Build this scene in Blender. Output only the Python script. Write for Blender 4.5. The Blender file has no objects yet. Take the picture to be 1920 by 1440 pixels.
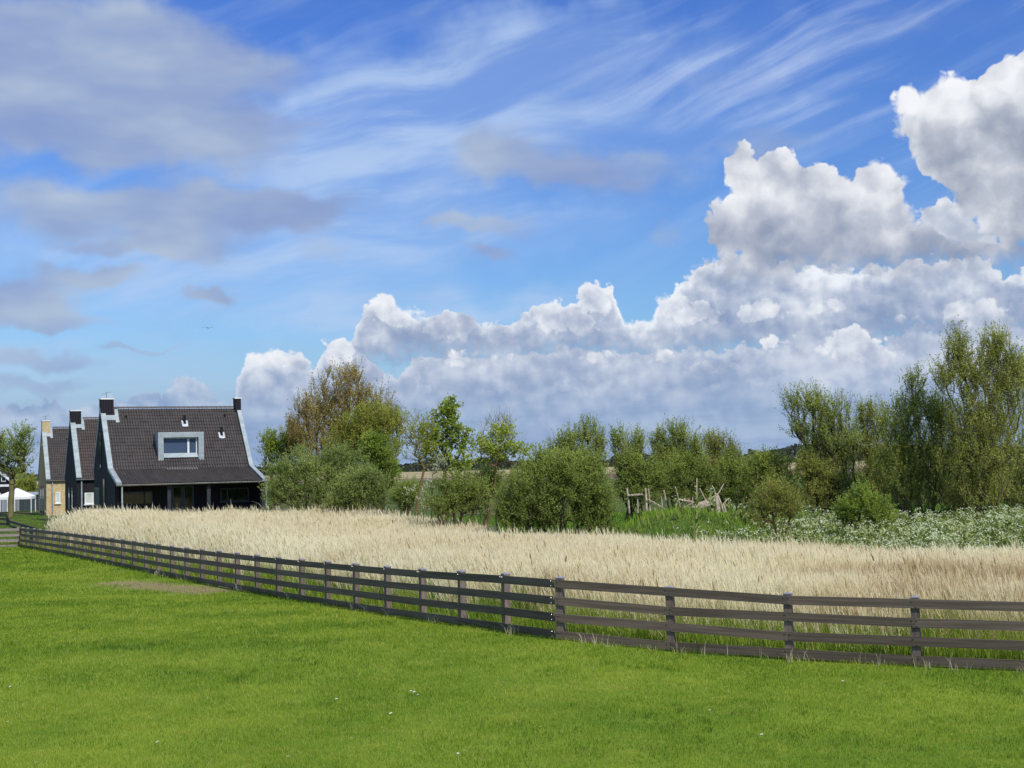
import bpy, math, random
import numpy as np
from mathutils import Vector, Matrix

C = bpy.context.scene.collection
SC = bpy.context.scene
R = math.radians

# ------------------------------------------------------------------ camera
F_PX = 2600.0                       # focal length in pixels of a 1920 px wide frame
PITCH, ROLL = 3.216, 1.4
cam_d = bpy.data.cameras.new("camera")
cam_d.sensor_width = 36.0
cam_d.lens = 36.0 * F_PX / 1920.0
cam_d.clip_end = 20000.0
cam = bpy.data.objects.new("camera", cam_d)
C.objects.link(cam)
CM = Matrix.Rotation(R(90 + PITCH), 3, 'X') @ Matrix.Rotation(R(-ROLL), 3, 'Z')
cam.matrix_world = CM.to_4x4()
SC.camera = cam


def ray(px, py):
    return CM @ Vector(((px - 960) / F_PX, (720 - py) / F_PX, -1.0))


def P(px, py, D):
    """World point on the sight line of a photograph pixel at depth y = D."""
    r = ray(px, py)
    return r * (D / r.y)


def X_at(px, D, z=-3.3):
    """World x of pixel column px at depth D and height z."""
    py = 900.0
    for _ in range(4):
        p = P(px, py, D)
        py += (p.z - z) * F_PX / D
    return P(px, py, D).x


def uv(px, py):
    r = ray(px, py).normalized()
    return math.degrees(math.atan2(r.x, r.y)), math.degrees(math.asin(r.z))


# ------------------------------------------------------------------ sun, exposure
SUN_AZ = (0.62, -0.785)             # horizontal direction towards the sun
SUN_EL = 46.0
sd = Vector((SUN_AZ[0], SUN_AZ[1], 0)).normalized() * math.cos(R(SUN_EL)) + Vector((0, 0, math.sin(R(SUN_EL))))
sun_d = bpy.data.lights.new("sun", 'SUN')
sun_d.energy = 3.9
sun_d.angle = R(0.53)
sun_d.color = (1.0, 0.955, 0.88)
sun = bpy.data.objects.new("sun", sun_d)
sun.rotation_euler = sd.to_track_quat('Z', 'Y').to_euler()
C.objects.link(sun)
SC.view_settings.view_transform = 'Standard'
SC.view_settings.look = 'None'
SC.view_settings.exposure = 0.0
SC.view_settings.gamma = 1.0
SC.cycles.use_denoising = True
SC.cycles.use_adaptive_sampling = True
SC.cycles.adaptive_threshold = 0.015
SC.cycles.max_bounces = 6
SC.cycles.diffuse_bounces = 3
SC.cycles.transparent_max_bounces = 4
SC.cycles.caustics_reflective = False
SC.cycles.caustics_refractive = False

# ------------------------------------------------------------------ sky
world = bpy.data.worlds.new("World")
SC.world = world
world.use_nodes = True
WT = world.node_tree
WT.nodes.clear()
world.cycles.sampling_method = 'MANUAL'
world.cycles.sample_map_resolution = 512


class G:
    """Small writer for node graphs: every call adds one node and returns its output."""
    def __init__(s, tree):
        s.t = tree

    def put(s, sock, v):
        if hasattr(v, 'is_output'):
            s.t.links.new(v, sock)
        elif v is not None:
            sock.default_value = v

    def m(s, op, a, b=None, c=None, clamp=False):
        n = s.t.nodes.new('ShaderNodeMath')
        n.operation = op
        n.use_clamp = clamp
        for i, v in enumerate((a, b, c)):
            s.put(n.inputs[i], v)
        return n.outputs[0]

    def vm(s, op, a, b=None, c=None):
        n = s.t.nodes.new('ShaderNodeVectorMath')
        n.operation = op
        for i, v in enumerate((a, b, c)):
            s.put(n.inputs[i], v)
        return n.outputs['Value' if op in ('LENGTH', 'DOT_PRODUCT') else 'Vector']

    def xyz(s, x, y, z=0.0):
        n = s.t.nodes.new('ShaderNodeCombineXYZ')
        for i, v in enumerate((x, y, z)):
            s.put(n.inputs[i], v)
        return n.outputs[0]

    def sep(s, v):
        n = s.t.nodes.new('ShaderNodeSeparateXYZ')
        s.put(n.inputs[0], v)
        return n.outputs

    def ramp(s, v, a, b, c=0.0, d=1.0, smooth=True):
        n = s.t.nodes.new('ShaderNodeMapRange')
        n.interpolation_type = 'SMOOTHSTEP' if smooth else 'LINEAR'
        for i, q in enumerate((v, a, b, c, d)):
            s.put(n.inputs[i], q)
        return n.outputs[0]

    def noise(s, vec, scale, detail=3.0, rough=0.5, dist=0.0, col=False, dims='3D', lac=2.0):
        n = s.t.nodes.new('ShaderNodeTexNoise')
        n.noise_dimensions = dims
        s.put(n.inputs['Vector'], vec)
        s.put(n.inputs['Scale'], scale)
        s.put(n.inputs['Detail'], detail)
        s.put(n.inputs['Roughness'], rough)
        s.put(n.inputs['Lacunarity'], lac)
        s.put(n.inputs['Distortion'], dist)
        return n.outputs['Color' if col else 'Fac']

    def voro(s, vec, scale, detail=0.0, rough=0.5, lac=2.0, dims='2D', smooth=0.0):
        n = s.t.nodes.new('ShaderNodeTexVoronoi')
        n.voronoi_dimensions = dims
        n.feature = 'SMOOTH_F1' if smooth else 'F1'
        n.normalize = False
        s.put(n.inputs['Vector'], vec)
        s.put(n.inputs['Scale'], scale)
        s.put(n.inputs['Detail'], detail)
        s.put(n.inputs['Roughness'], rough)
        s.put(n.inputs['Lacunarity'], lac)
        if smooth:
            s.put(n.inputs['Smoothness'], smooth)
        return n.outputs['Distance']

    def mix(s, f, a, b, mode='MIX'):
        n = s.t.nodes.new('ShaderNodeMix')
        n.data_type = 'RGBA'
        n.blend_type = mode
        s.put(n.inputs[0], f)
        s.put(n.inputs[6], a if hasattr(a, 'is_output') else (*a, 1))
        s.put(n.inputs[7], b if hasattr(b, 'is_output') else (*b, 1))
        return n.outputs[2]

    def cramp(s, v, stops, interp='LINEAR'):
        n = s.t.nodes.new('ShaderNodeValToRGB')
        n.color_ramp.interpolation = interp
        el = n.color_ramp.elements
        while len(el) < len(stops):
            el.new(0.5)
        for e, (p, c) in zip(el, stops):
            e.position = p
            e.color = (*c, 1)
        s.put(n.inputs[0], v)
        return n.outputs[0]

    def curve(s, v, pts):
        """Float curve through (x, y) in 0..1."""
        n = s.t.nodes.new('ShaderNodeFloatCurve')
        cu = n.mapping.curves[0]
        for i, (x, y) in enumerate(pts):
            if i < 2:
                cu.points[i].location = (x, y)
            else:
                cu.points.new(x, y)
        for p in cu.points:
            p.handle_type = 'AUTO_CLAMPED'
        n.mapping.use_clip = True
        n.mapping.update()
        s.put(n.inputs['Value'], v)
        return n.outputs[0]
def lin(r, g, b):
    f = lambda c: (c / 255 / 12.92) if c <= 10 else ((c / 255 + 0.055) / 1.055) ** 2.4
    return (f(r), f(g), f(b))


def build_sky():
    g = G(WT)
    K = 0.1                                          # background strength
    tc = WT.nodes.new('ShaderNodeTexCoord').outputs['Generated']
    x, y, z = g.sep(tc)
    u = g.m('MULTIPLY', g.m('ARCTAN2', x, y), 57.2958)
    v = g.m('MULTIPLY', g.m('ARCSINE', z), 57.2958)
    p = g.xyz(u, v)
    sk = WT.nodes.new('ShaderNodeTexSky')
    sk.sky_type = 'NISHITA'
    sk.sun_disc = False
    sk.sun_elevation = R(SUN_EL)
    sk.sun_rotation = math.atan2(SUN_AZ[0], SUN_AZ[1])
    sk.altitude = 0
    sk.air_density = 1.0
    sk.dust_density = 0.6
    sk.ozone_density = 2.0
    nish = sk.outputs[0]
    # deeper blue overhead, as in the photograph's clear patches
    tint = g.cramp(g.ramp(v, -2, 40, smooth=False), [(0.0, (0.72, 0.84, 0.98)), (0.18, (0.62, 0.90, 1.25)), (0.35, (0.55, 0.83, 1.38)), (0.47, (0.47, 0.77, 1.46)), (1.0, (0.6, 0.85, 1.25))])
    sky = g.mix(1.0, nish, tint, 'MULTIPLY')

    def c(r, gg, b):
        return tuple(q / K for q in lin(r, gg, b))

    def over(base, col, a):
        return g.mix(a, base, col)

    warp1 = g.vm('SUBTRACT', g.noise(p, 0.35, 3, 0.55, col=True, dims='2D'), (0.5, 0.5, 0.5))

    # ---- cirrus: thin streaks drawn out along slightly different directions
    warp0 = g.vm('SUBTRACT', g.noise(p, 0.14, 1, 0.4, col=True, dims='2D'), (0.5, 0.5, 0.5))

    def streaks(rot, sx, sy, off, lo, hi, distort):
        n = WT.nodes.new('ShaderNodeMapping')
        n.inputs['Rotation'].default_value = (0, 0, -R(rot))
        WT.links.new(g.vm('MULTIPLY_ADD', warp0, (distort * 1.3, distort * 1.3, 0), p), n.inputs['Vector'])
        q = g.vm('MULTIPLY_ADD', n.outputs[0], (sx, sy, 0), (off, off * 1.7, 0))
        f = g.noise(q, 1.0, 5, 0.55, 0.0, dims='2D')
        return g.ramp(f, lo, hi)

    def blobs(items, wamp, w=warp1):
        """Soft union of ellipses (px, py, rx, ry, amount, tilt) given where they stand in the sky."""
        tot = None
        pw = g.vm('MULTIPLY_ADD', w, (wamp, wamp * 0.6, 0), p)
        for (px, py, rx, ry, am) in items:
            cu, cv = uv(px, py)
            ru, rv = rx / 45.4, ry / 45.4
            q = g.vm('LENGTH', g.vm('MULTIPLY_ADD', pw, (1 / ru, 1 / rv, 0), (-cu / ru, -cv / rv, 0)))
            mk = g.ramp(q, 1.25, 0.25, 0, am)
            tot = mk if tot is None else g.m('ADD', tot, g.m('MULTIPLY', mk, g.m('SUBTRACT', 1, tot)))
        return tot

    s1 = streaks(9, 0.10, 0.55, 3.0, 0.36, 0.72, 1.6)
    s2 = streaks(21, 0.075, 0.75, 11.0, 0.43, 0.78, 1.0)
    s3 = s1
    reg1 = blobs([(760, 170, 330, 110, 1), (1050, 120, 330, 90, .9), (700, 310, 330, 120, 1), (950, 230, 300, 110, .8), (620, 230, 160, 80, .8), (560, 480, 420, 110, .9), (1000, 420, 260, 60, .6), (700, 590, 420, 70, 1), (1300, 260, 300, 80, .4), (250, 520, 320, 120, .8), (80, 690, 320, 60, .9), (1000, 40, 260, 60, .5)], 6.0)
    reg2 = blobs([(1400, 110, 330, 60, 1), (1560, 30, 280, 50, .9), (1250, 190, 250, 50, .8), (1450, 215, 240, 35, .55), (1740, 40, 240, 40, .5), (1550, 210, 110, 50, .5), (1720, 330, 120, 60, .3)], 4.0)
    a1 = g.m('MULTIPLY', reg1, g.m('MULTIPLY_ADD', s1, 0.38, g.m('MULTIPLY_ADD', s3, 0.22, 0.24)), clamp=True)
    a2 = g.m('MULTIPLY', reg2, g.m('MULTIPLY_ADD', s2, 0.52, 0.04), clamp=True)
    sky = over(sky, c(182, 206, 240), a1)
    sky = over(sky, c(198, 216, 246), a2)
    allw = g.m('MULTIPLY', s2, g.ramp(v, 4, 12, 0, 0.16))
    sky = over(sky, c(196, 216, 246), allw)

    # ---- grey altocumulus sheets on the left
    an = g.noise(g.vm('MULTIPLY', p, (0.2, 0.5, 0)), 1.0, 6, 0.56, 0.0, dims='2D')
    reg = blobs([(120, 90, 330, 110, 1), (370, 130, 230, 80, .75), (120, 230, 280, 80, .9), (350, 255, 240, 75, .95), (130, 150, 300, 150, .7), (270, 385, 300, 55, .95), (520, 395, 190, 50, .8), (330, 450, 150, 45, .85), (100, 420, 120, 50, .5), (40, 560, 130, 55, .95), (190, 520, 120, 25, .75), (90, 600, 150, 22, .7), (400, 547, 48, 20, .8), (60, 680, 130, 22, .6), (250, 648, 60, 7, .5), (60, 728, 110, 18, .6), (200, 465, 110, 14, .5),
                 (920, 285, 95, 55, .75), (1040, 310, 120, 40, .65), (1190, 320, 190, 50, .5), (1420, 265, 130, 40, .45), (900, 420, 130, 20, .5), (620, 465, 90, 26, .45), (930, 465, 50, 14, .5), (1270, 440, 40, 30, .35), (560, 235, 60, 20, .3)], 3.2)
    aa = g.ramp(g.m('MULTIPLY_ADD', an, 1.0, reg), 0.50, 1.34)
    aa = g.m('MULTIPLY', aa, 0.88)
    lum = g.noise(g.vm('MULTIPLY', p, (0.16, 0.42, 0)), 1.0, 3, 0.5, 0.0, dims='2D')
    lit = g.cramp(lum, [(0.30, c(142, 161, 203)), (0.47, c(155, 172, 206)), (0.60, c(168, 184, 210)), (0.75, c(183, 197, 215))])
    sky = over(sky, lit, aa)

    # ---- cumulus: lumpy bodies with sunlit heads, grey undersides and soft lower rims
    warp2 = g.vm('SUBTRACT', g.noise(p, 0.9, 4, 0.55, col=True, dims='2D'), (0.5, 0.5, 0.5))
    U0, U1 = -60.0, 60.0

    def topcurve(pts):
        q = sorted(((uv(px, py)[0] - U0) / (U1 - U0), (uv(px, py)[1] + 2) / 24.0) for px, py in pts)
        q = [(0.0, q[0][1])] + q + [(1.0, q[-1][1])]
        t = g.curve(g.ramp(u, U0, U1, smooth=False), q)
        return g.m('MULTIPLY_ADD', t, 24.0, -2.0)

    def bump_set(sc, seed):
        off = g.vm('ADD', p, (seed * 13.7, seed * 7.3, 0))
        pw = g.vm('ADD', g.vm('MULTIPLY', warp2, (0.36 / sc, 0.36 / sc, 0)), off)
        pl = g.vm('ADD', g.vm('MULTIPLY', warp2, (0.35 / sc, 0.35 / sc, 0)), off)
        edgeb = g.m('SUBTRACT', 0.42, g.voro(pw, sc * 1.15, 2.0, 0.5, 2.3))
        b0 = g.voro(pl, sc, 1.0, 0.35, 2.2)
        b1 = g.voro(g.vm('ADD', pl, (0.20 / sc, 0.34 / sc, 0)), sc, 1.0, 0.35, 2.2)
        emb = g.m('SUBTRACT', b1, b0)
        fine = g.m('SUBTRACT', g.noise(pw, sc * 2.6, 5, 0.58, dims='2D'), 0.5)
        big = g.m('SUBTRACT', g.noise(g.vm('MULTIPLY', off, (1.0, 1.5, 0)), 0.30 * sc, 3, 0.5, dims='2D'), 0.5)
        return edgeb, emb, fine, big

    SETS = {'near': bump_set(0.55, 3), 'far': bump_set(1.0, 7)}

    def cumulus(base, field, kind, amp, edge, white, grey, vb, vt, bottom=None, soft=0.0, emb=1.0, alpha=1.0, rim=0.0, big_k=1.3):
        edgeb, em, fine, big = SETS[kind]
        dist = g.m('ADD', field, g.m('MULTIPLY_ADD', edgeb, amp, g.m('MULTIPLY', fine, amp * 0.34)))
        en = g.m('MULTIPLY_ADD', g.m('MAXIMUM', big, 0.0), edge * 10, edge * 1.35)
        a = g.ramp(dist, 0.0, en, 0, alpha)
        if bottom is not None:
            bt, bw = bottom
            a = g.m('MULTIPLY', a, g.ramp(g.m('MULTIPLY_ADD', g.m('ADD', fine, big), bw * 1.8, v), bt - bw, bt + bw))
        s = g.ramp(v, vb, vt, 0.20 + soft, 0.72 + soft, smooth=False)
        s = g.m('MULTIPLY_ADD', em, 0.40 * emb, s)
        s = g.m('MULTIPLY_ADD', big, big_k, s)
        s = g.m('MULTIPLY_ADD', fine, 0.35, s)
        if rim:
            s = g.m('ADD', s, g.ramp(dist, 0.0, 0.9, rim, 0.0))
        mix3 = lambda f: tuple(f * aq + (1 - f) * bq for aq, bq in zip(white, grey))
        col = g.cramp(s, [(0.0, mix3(-0.12)), (0.2, mix3(0.03)), (0.42, mix3(0.28)), (0.66, mix3(0.68)), (0.84, mix3(0.93)), (1.0, white)])
        return over(base, col, a)

    def ell(items):
        tot = None
        for (px, py, rx, ry) in items:
            cu, cv = uv(px, py)
            ru, rv = rx / 45.4, ry / 45.4
            q = g.vm('LENGTH', g.vm('MULTIPLY_ADD', p, (1 / ru, 1 / rv, 0), (-cu / ru, -cv / rv, 0)))
            dd = g.m('MULTIPLY', g.m('SUBTRACT', 1.0, q), min(ru, rv))
            tot = dd if tot is None else g.m('SMOOTH_MAX', tot, dd, 0.35)
        return tot

    def bank(pts):
        return g.m('SUBTRACT', topcurve(pts), v)

    hazec = c(160, 182, 214)
    # pale low veil, whiter to the left
    veil = g.ramp(g.m('MULTIPLY_ADD', g.noise(g.vm('MULTIPLY', p, (0.12, 0.9, 0)), 1.0, 4, 0.55, dims='2D'), 3.0, v), 8.0, 2.5, 0, 0.72)
    sky = over(sky, c(164, 190, 222), veil)
    def el(py, px=960):
        return uv(px, py)[1]
    W, GR = c(238, 243, 250), c(150, 167, 198)
    WN, GN = c(246, 248, 252), c(158, 168, 190)
    # far low bank along the horizon
    sky = cumulus(sky, bank([(-400, 760), (0, 752), (120, 742), (230, 735), (300, 715), (345, 700), (385, 718), (430, 740), (520, 730), (700, 715), (900, 705), (1100, 700), (1400, 690), (1700, 680), (2300, 680)]),
                  'far', 0.6, 0.14, c(212, 223, 238), c(140, 164, 200), el(840), el(690), alpha=0.85)
    sky = cumulus(sky, bank([(-400, 900), (300, 900), (425, 790), (448, 690), (462, 655), (500, 645), (555, 655), (585, 672), (600, 645), (640, 622), (680, 640), (705, 690), (760, 668), (850, 650), (930, 655), (1000, 650), (1050, 640), (1150, 650), (1240, 640), (1350, 640), (1450, 632), (1540, 608), (1600, 600), (1645, 640), (1700, 605), (1800, 600), (1920, 610), (2300, 600)]),
                  'far', 0.6, 0.10, c(224, 231, 242), c(150, 168, 200), el(800), el(625), bottom=(el(762), 0.9), rim=0.3, big_k=1.2, emb=0.7)
    sky = cumulus(sky, bank([(-400, 1000), (560, 1000), (640, 700), (662, 610), (690, 565), (710, 540), (745, 560), (785, 580), (840, 575), (900, 586), (960, 592), (1000, 565), (1040, 548), (1085, 545), (1115, 522), (1148, 530), (1160, 580), (1200, 596), (1235, 550), (1290, 508), (1330, 480), (1400, 478), (1500, 490), (1600, 490), (1700, 480), (1760, 470), (1850, 480), (1920, 500), (2300, 500)]),
                  'far', 0.6, 0.10, W, c(154, 170, 200), el(690), el(500), bottom=(el(672), 0.9), rim=0.38, soft=-0.10, emb=0.7, big_k=1.1)
    PW, PG = c(243, 246, 251), c(160, 174, 202)
    sky = cumulus(sky, ell([(500, 672, 48, 30), (560, 684, 36, 24), (640, 656, 46, 40), (690, 705, 44, 30), (1590, 648, 64, 44), (1640, 668, 54, 34), (930, 664, 44, 18), (1245, 664, 38, 22), (1440, 645, 54, 22), (860, 674, 50, 20), (1120, 670, 44, 18), (1340, 690, 60, 20), (760, 690, 50, 18)]),
                  'far', 0.55, 0.12, PW, PG, el(735), el(625), bottom=(el(716), 0.5), big_k=0.8, emb=0.8, rim=0.12)
    sky = cumulus(sky, ell([(1112, 562, 44, 42), (1045, 596, 50, 42), (1085, 604, 64, 34), (712, 574, 36, 40), (748, 594, 42, 30), (850, 614, 74, 34), (1258, 572, 38, 38), (1300, 590, 60, 34), (1700, 624, 74, 38), (1830, 598, 84, 46), (960, 614, 36, 16), (1420, 585, 70, 30), (1540, 575, 60, 26)]),
                  'far', 0.55, 0.12, PW, PG, el(660), el(540), bottom=(el(640), 0.55), big_k=0.9, emb=0.8, rim=0.12)
    sky = cumulus(sky, ell([(1350, 508, 64, 32), (1305, 526, 44, 26), (1420, 520, 60, 26)]), 'far', 0.45, 0.12, PW, PG, el(560), el(480), bottom=(el(545), 0.4), big_k=0.8, rim=0.15)
    sky = cumulus(sky, ell([(1775, 405, 42, 40), (1806, 430, 42, 36), (1745, 420, 36, 34), (1840, 455, 40, 26)]), 'far', 0.45, 0.10, c(240, 243, 249), c(184, 194, 212), el(480), el(385), soft=0.12)
    sky = cumulus(sky, ell([(1402, 340, 52, 72), (1455, 345, 70, 72), (1430, 400, 110, 80), (1525, 370, 72, 68), (1540, 430, 160, 90), (1560, 395, 80, 80), (1645, 352, 62, 66), (1672, 400, 56, 80), (1380, 425, 66, 58), (1480, 440, 130, 70), (1600, 460, 130, 70), (1340, 440, 30, 34), (1700, 470, 90, 60), (1790, 500, 130, 60), (1440, 500, 150, 45), (1920, 530, 130, 70)]),
                  'near', 0.62, 0.10, WN, GN, el(510), el(330), bottom=(el(535), 0.9))
    sky = cumulus(sky, ell([(1795, 195, 78, 66), (1870, 165, 62, 56), (1712, 200, 42, 50), (1725, 235, 60, 50), (1850, 270, 120, 105), (1790, 255, 95, 80), (1890, 375, 78, 82), (1940, 250, 120, 150), (1960, 380, 100, 80), (1850, 330, 70, 90)]),
                  'near', 0.62, 0.11, WN, c(160, 169, 188), el(470), el(190), soft=0.06)
    sky = cumulus(sky, ell([(900, 738, 66, 15), (1050, 728, 76, 17), (1200, 740, 86, 15), (1330, 727, 66, 17), (1450, 717, 66, 19), (1700, 704, 86, 24), (1560, 733, 66, 15), (800, 730, 54, 15), (350, 722, 44, 24), (385, 740, 40, 18), (1830, 690, 70, 26), (620, 735, 50, 16)]),
                  'far', 0.5, 0.14, c(214, 224, 238), c(160, 178, 208), el(768), el(700), bottom=(el(752), 0.35), alpha=0.75, big_k=0.8, emb=0.7)
    # unseen broken cloud above and behind the viewer, added to whiten the ambient light
    hi = g.noise(g.vm('MULTIPLY', p, (0.035, 0.055, 0)), 1.0, 5, 0.55, dims='2D')
    hm = g.m('MULTIPLY', g.ramp(hi, 0.42, 0.56), g.ramp(v, 20.5, 27.0, 0, 0.9))
    sky = over(sky, g.cramp(g.ramp(hi, 0.45, 0.7, smooth=False), [(0.0, c(236, 240, 247)), (1.0, c(186, 194, 208))]), hm)
    # distance softens everything low down
    low = g.ramp(v, 4.2, 0.0, 0, 0.88)
    sn = g.ramp(g.noise(g.vm('MULTIPLY', p, (0.25, 1.3, 0)), 1.0, 4, 0.55, dims='2D'), 0.3, 0.7)
    sky = over(sky, g.mix(sn, c(138, 162, 202), c(166, 187, 216)), low)
    below = g.ramp(v, 0.0, -3.0)
    sky = over(sky, c(96, 110, 92), below)
    bg = WT.nodes.new('ShaderNodeBackground')
    bg.inputs['Strength'].default_value = K
    WT.links.new(sky, bg.inputs['Color'])
    out = WT.nodes.new('ShaderNodeOutputWorld')
    WT.links.new(bg.outputs[0], out.inputs['Surface'])


build_sky()
# ------------------------------------------------------------------ mesh kit
class MB:
    """Collects vertices, quads and triangles (numpy) and links them as ONE mesh object."""
    def __init__(s):
        s.V, s.Q, s.T, s.mq, s.mt, s.tint, s.n = [], [], [], [], [], [], 0

    def add(s, v, q=None, t=None, m=0, tint=0.5):
        v = np.asarray(v, float).reshape(-1, 3)
        if q is not None and len(q):
            q = np.asarray(q, np.int64).reshape(-1, 4) + s.n
            s.Q.append(q)
            s.mq.append(np.full(len(q), m, np.int32))
        if t is not None and len(t):
            t = np.asarray(t, np.int64).reshape(-1, 3) + s.n
            s.T.append(t)
            s.mt.append(np.full(len(t), m, np.int32))
        s.tint.append(np.broadcast_to(np.asarray(tint, np.float32), (len(v),)).astype(np.float32))
        s.V.append(v)
        s.n += len(v)
        return s

    def box(s, c, size, ax=None, m=0, tint=0.5):
        ax = np.eye(3) if ax is None else np.asarray(ax, float)
        h = np.asarray(size, float) / 2
        k = np.array([[i, j, l] for i in (-1, 1) for j in (-1, 1) for l in (-1, 1)], float) * h
        v = np.asarray(c, float) + k @ ax
        s.add(v, [[0, 1, 3, 2], [4, 6, 7, 5], [0, 4, 5, 1], [2, 3, 7, 6], [0, 2, 6, 4], [1, 5, 7, 3]], m=m, tint=tint)
        return s

    def span(s, a, b, m=0):
        a, b = np.asarray(a, float), np.asarray(b, float)
        return s.box((a + b) / 2, np.abs(b - a), m=m)

    def bar(s, p0, p1, w, h, up=(0, 0, 1), m=0):
        p0, p1 = np.asarray(p0, float), np.asarray(p1, float)
        d = p1 - p0
        L = np.linalg.norm(d)
        d /= L
        sde = np.cross(up, d)
        sde /= np.linalg.norm(sde)
        u = np.cross(d, sde)
        return s.box((p0 + p1) / 2, (L, w, h), (d, sde, u), m=m)

    def tube(s, pts, rad, n=8, m=0, cap=True):
        pts = np.asarray(pts, float)
        rad = np.broadcast_to(np.asarray(rad, float), (len(pts),))
        rings = []
        for i, p in enumerate(pts):
            d = pts[min(i + 1, len(pts) - 1)] - pts[max(i - 1, 0)]
            d = d / np.linalg.norm(d)
            a = np.cross(d, (0.31, 0.95, 0.07) if abs(d[2]) > 0.8 else (0, 0, 1))
            a /= np.linalg.norm(a)
            b = np.cross(d, a)
            th = np.arange(n) * 2 * np.pi / n
            rings.append(p + rad[i] * (np.cos(th)[:, None] * a + np.sin(th)[:, None] * b))
        v = np.concatenate(rings)
        q = [[i * n + k, i * n + (k + 1) % n, (i + 1) * n + (k + 1) % n, (i + 1) * n + k] for i in range(len(pts) - 1) for k in range(n)]
        t = []
        if cap:
            v = np.concatenate([v, pts[:1], pts[-1:]])
            e = len(pts) * n
            t = [[e, (k + 1) % n, k] for k in range(n)] + [[e + 1, e - n + k, e - n + (k + 1) % n] for k in range(n)]
        s.add(v, q, t, m=m)
        return s

    def poly(s, pts, thick, m=0):
        """Flat convex-ish polygon (N,3) pushed along `thick` (3-vector): a solid slab (fan capped)."""
        pts = np.asarray(pts, float)
        n = len(pts)
        v = np.concatenate([pts, pts + np.asarray(thick, float), [pts.mean(0)], [pts.mean(0) + thick]])
        q = [[i, (i + 1) % n, n + (i + 1) % n, n + i] for i in range(n)]
        t = [[2 * n, (i + 1) % n, i] for i in range(n)] + [[2 * n + 1, n + i, n + (i + 1) % n] for i in range(n)]
        s.add(v, q, t, m=m)
        return s

    def build(s, name, mats, parent=None, smooth=False, fix=False):
        v = np.concatenate(s.V)
        q = np.concatenate(s.Q) if s.Q else np.zeros((0, 4), np.int64)
        t = np.concatenate(s.T) if s.T else np.zeros((0, 3), np.int64)
        me = bpy.data.meshes.new(name)
        me.vertices.add(len(v))
        me.vertices.foreach_set('co', v.astype(np.float32).ravel())
        loops = np.concatenate([q.ravel(), t.ravel()]).astype(np.int32)
        me.loops.add(len(loops))
        me.loops.foreach_set('vertex_index', loops)
        nf = len(q) + len(t)
        me.polygons.add(nf)
        st = np.concatenate([np.arange(len(q)) * 4, 4 * len(q) + np.arange(len(t)) * 3]).astype(np.int32)
        me.polygons.foreach_set('loop_start', st)
        mi = np.concatenate((s.mq if s.mq else [np.zeros(0, np.int32)]) + (s.mt if s.mt else [np.zeros(0, np.int32)]))
        me.polygons.foreach_set('material_index', mi)
        me.polygons.foreach_set('use_smooth', np.full(nf, smooth))
        a = me.attributes.new('tint', 'FLOAT', 'POINT')
        a.data.foreach_set('value', np.concatenate(s.tint))
        me.update(calc_edges=True)
        me.validate()
        if fix:
            bm = bmesh.new()
            bm.from_mesh(me)
            bmesh.ops.recalc_face_normals(bm, faces=bm.faces)
            bm.to_mesh(me)
            bm.free()
        for mm in (mats if isinstance(mats, (list, tuple)) else [mats]):
            me.materials.append(mm)
        o = bpy.data.objects.new(name, me)
        C.objects.link(o)
        if parent is not None:
            o.parent = parent
        return o


import bmesh


def thing(name, label, cat, loc=(0, 0, 0), rz=0.0, group=None):
    o = bpy.data.objects.new(name, None)
    o.empty_display_size = 0.3
    o.location = loc
    o.rotation_euler = (0, 0, rz)
    C.objects.link(o)
    return tag(o, label, cat, group)


def tag(o, label=None, cat=None, group=None, kind=None):
    for k, v in (('label', label), ('category', cat), ('group', group), ('kind', kind)):
        if v:
            o[k] = v
    return o


def copy_tree(o, parent=None):
    c = o.copy()
    C.objects.link(c)
    c.parent = parent
    for ch in list(o.children):
        copy_tree(ch, c)
    return c


# ------------------------------------------------------------------ materials
def new_mat(name):
    m = bpy.data.materials.new(name)
    m.use_nodes = True
    m.node_tree.nodes.clear()
    return m, G(m.node_tree)


def finish(m, g, col, rough=0.7, metal=0.0, bump=None, bump_d=0.01, spec=0.3, translucent=0.0, trans_col=None):
    t = m.node_tree
    b = t.nodes.new('ShaderNodeBsdfPrincipled')
    g.put(b.inputs['Base Color'], col if hasattr(col, 'is_output') else (*col, 1))
    g.put(b.inputs['Roughness'], rough)
    b.inputs['Metallic'].default_value = metal
    b.inputs['Specular IOR Level'].default_value = spec
    if bump is not None:
        n = t.nodes.new('ShaderNodeBump')
        n.inputs['Distance'].default_value = bump_d
        n.inputs['Strength'].default_value = 1.0
        g.put(n.inputs['Height'], bump)
        t.links.new(n.outputs[0], b.inputs['Normal'])
    sh = b.outputs[0]
    if translucent:
        tr = t.nodes.new('ShaderNodeBsdfTranslucent')
        cc = trans_col if trans_col is not None else col
        g.put(tr.inputs['Color'], cc if hasattr(cc, 'is_output') else (*cc, 1))
        mx = t.nodes.new('ShaderNodeMixShader')
        mx.inputs[0].default_value = translucent
        t.links.new(sh, mx.inputs[1])
        t.links.new(tr.outputs[0], mx.inputs[2])
        sh = mx.outputs[0]
    o = t.nodes.new('ShaderNodeOutputMaterial')
    t.links.new(sh, o.inputs['Surface'])
    return m


def obj_co(m):
    return m.node_tree.nodes.new('ShaderNodeTexCoord').outputs['Object']


def geo_pos(m):
    return m.node_tree.nodes.new('ShaderNodeNewGeometry').outputs['Position']


def attr(m, name='tint'):
    n = m.node_tree.nodes.new('ShaderNodeAttribute')
    n.attribute_name = name
    return n.outputs['Fac']


def obj_rand(m):
    return m.node_tree.nodes.new('ShaderNodeObjectInfo').outputs['Random']


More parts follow.
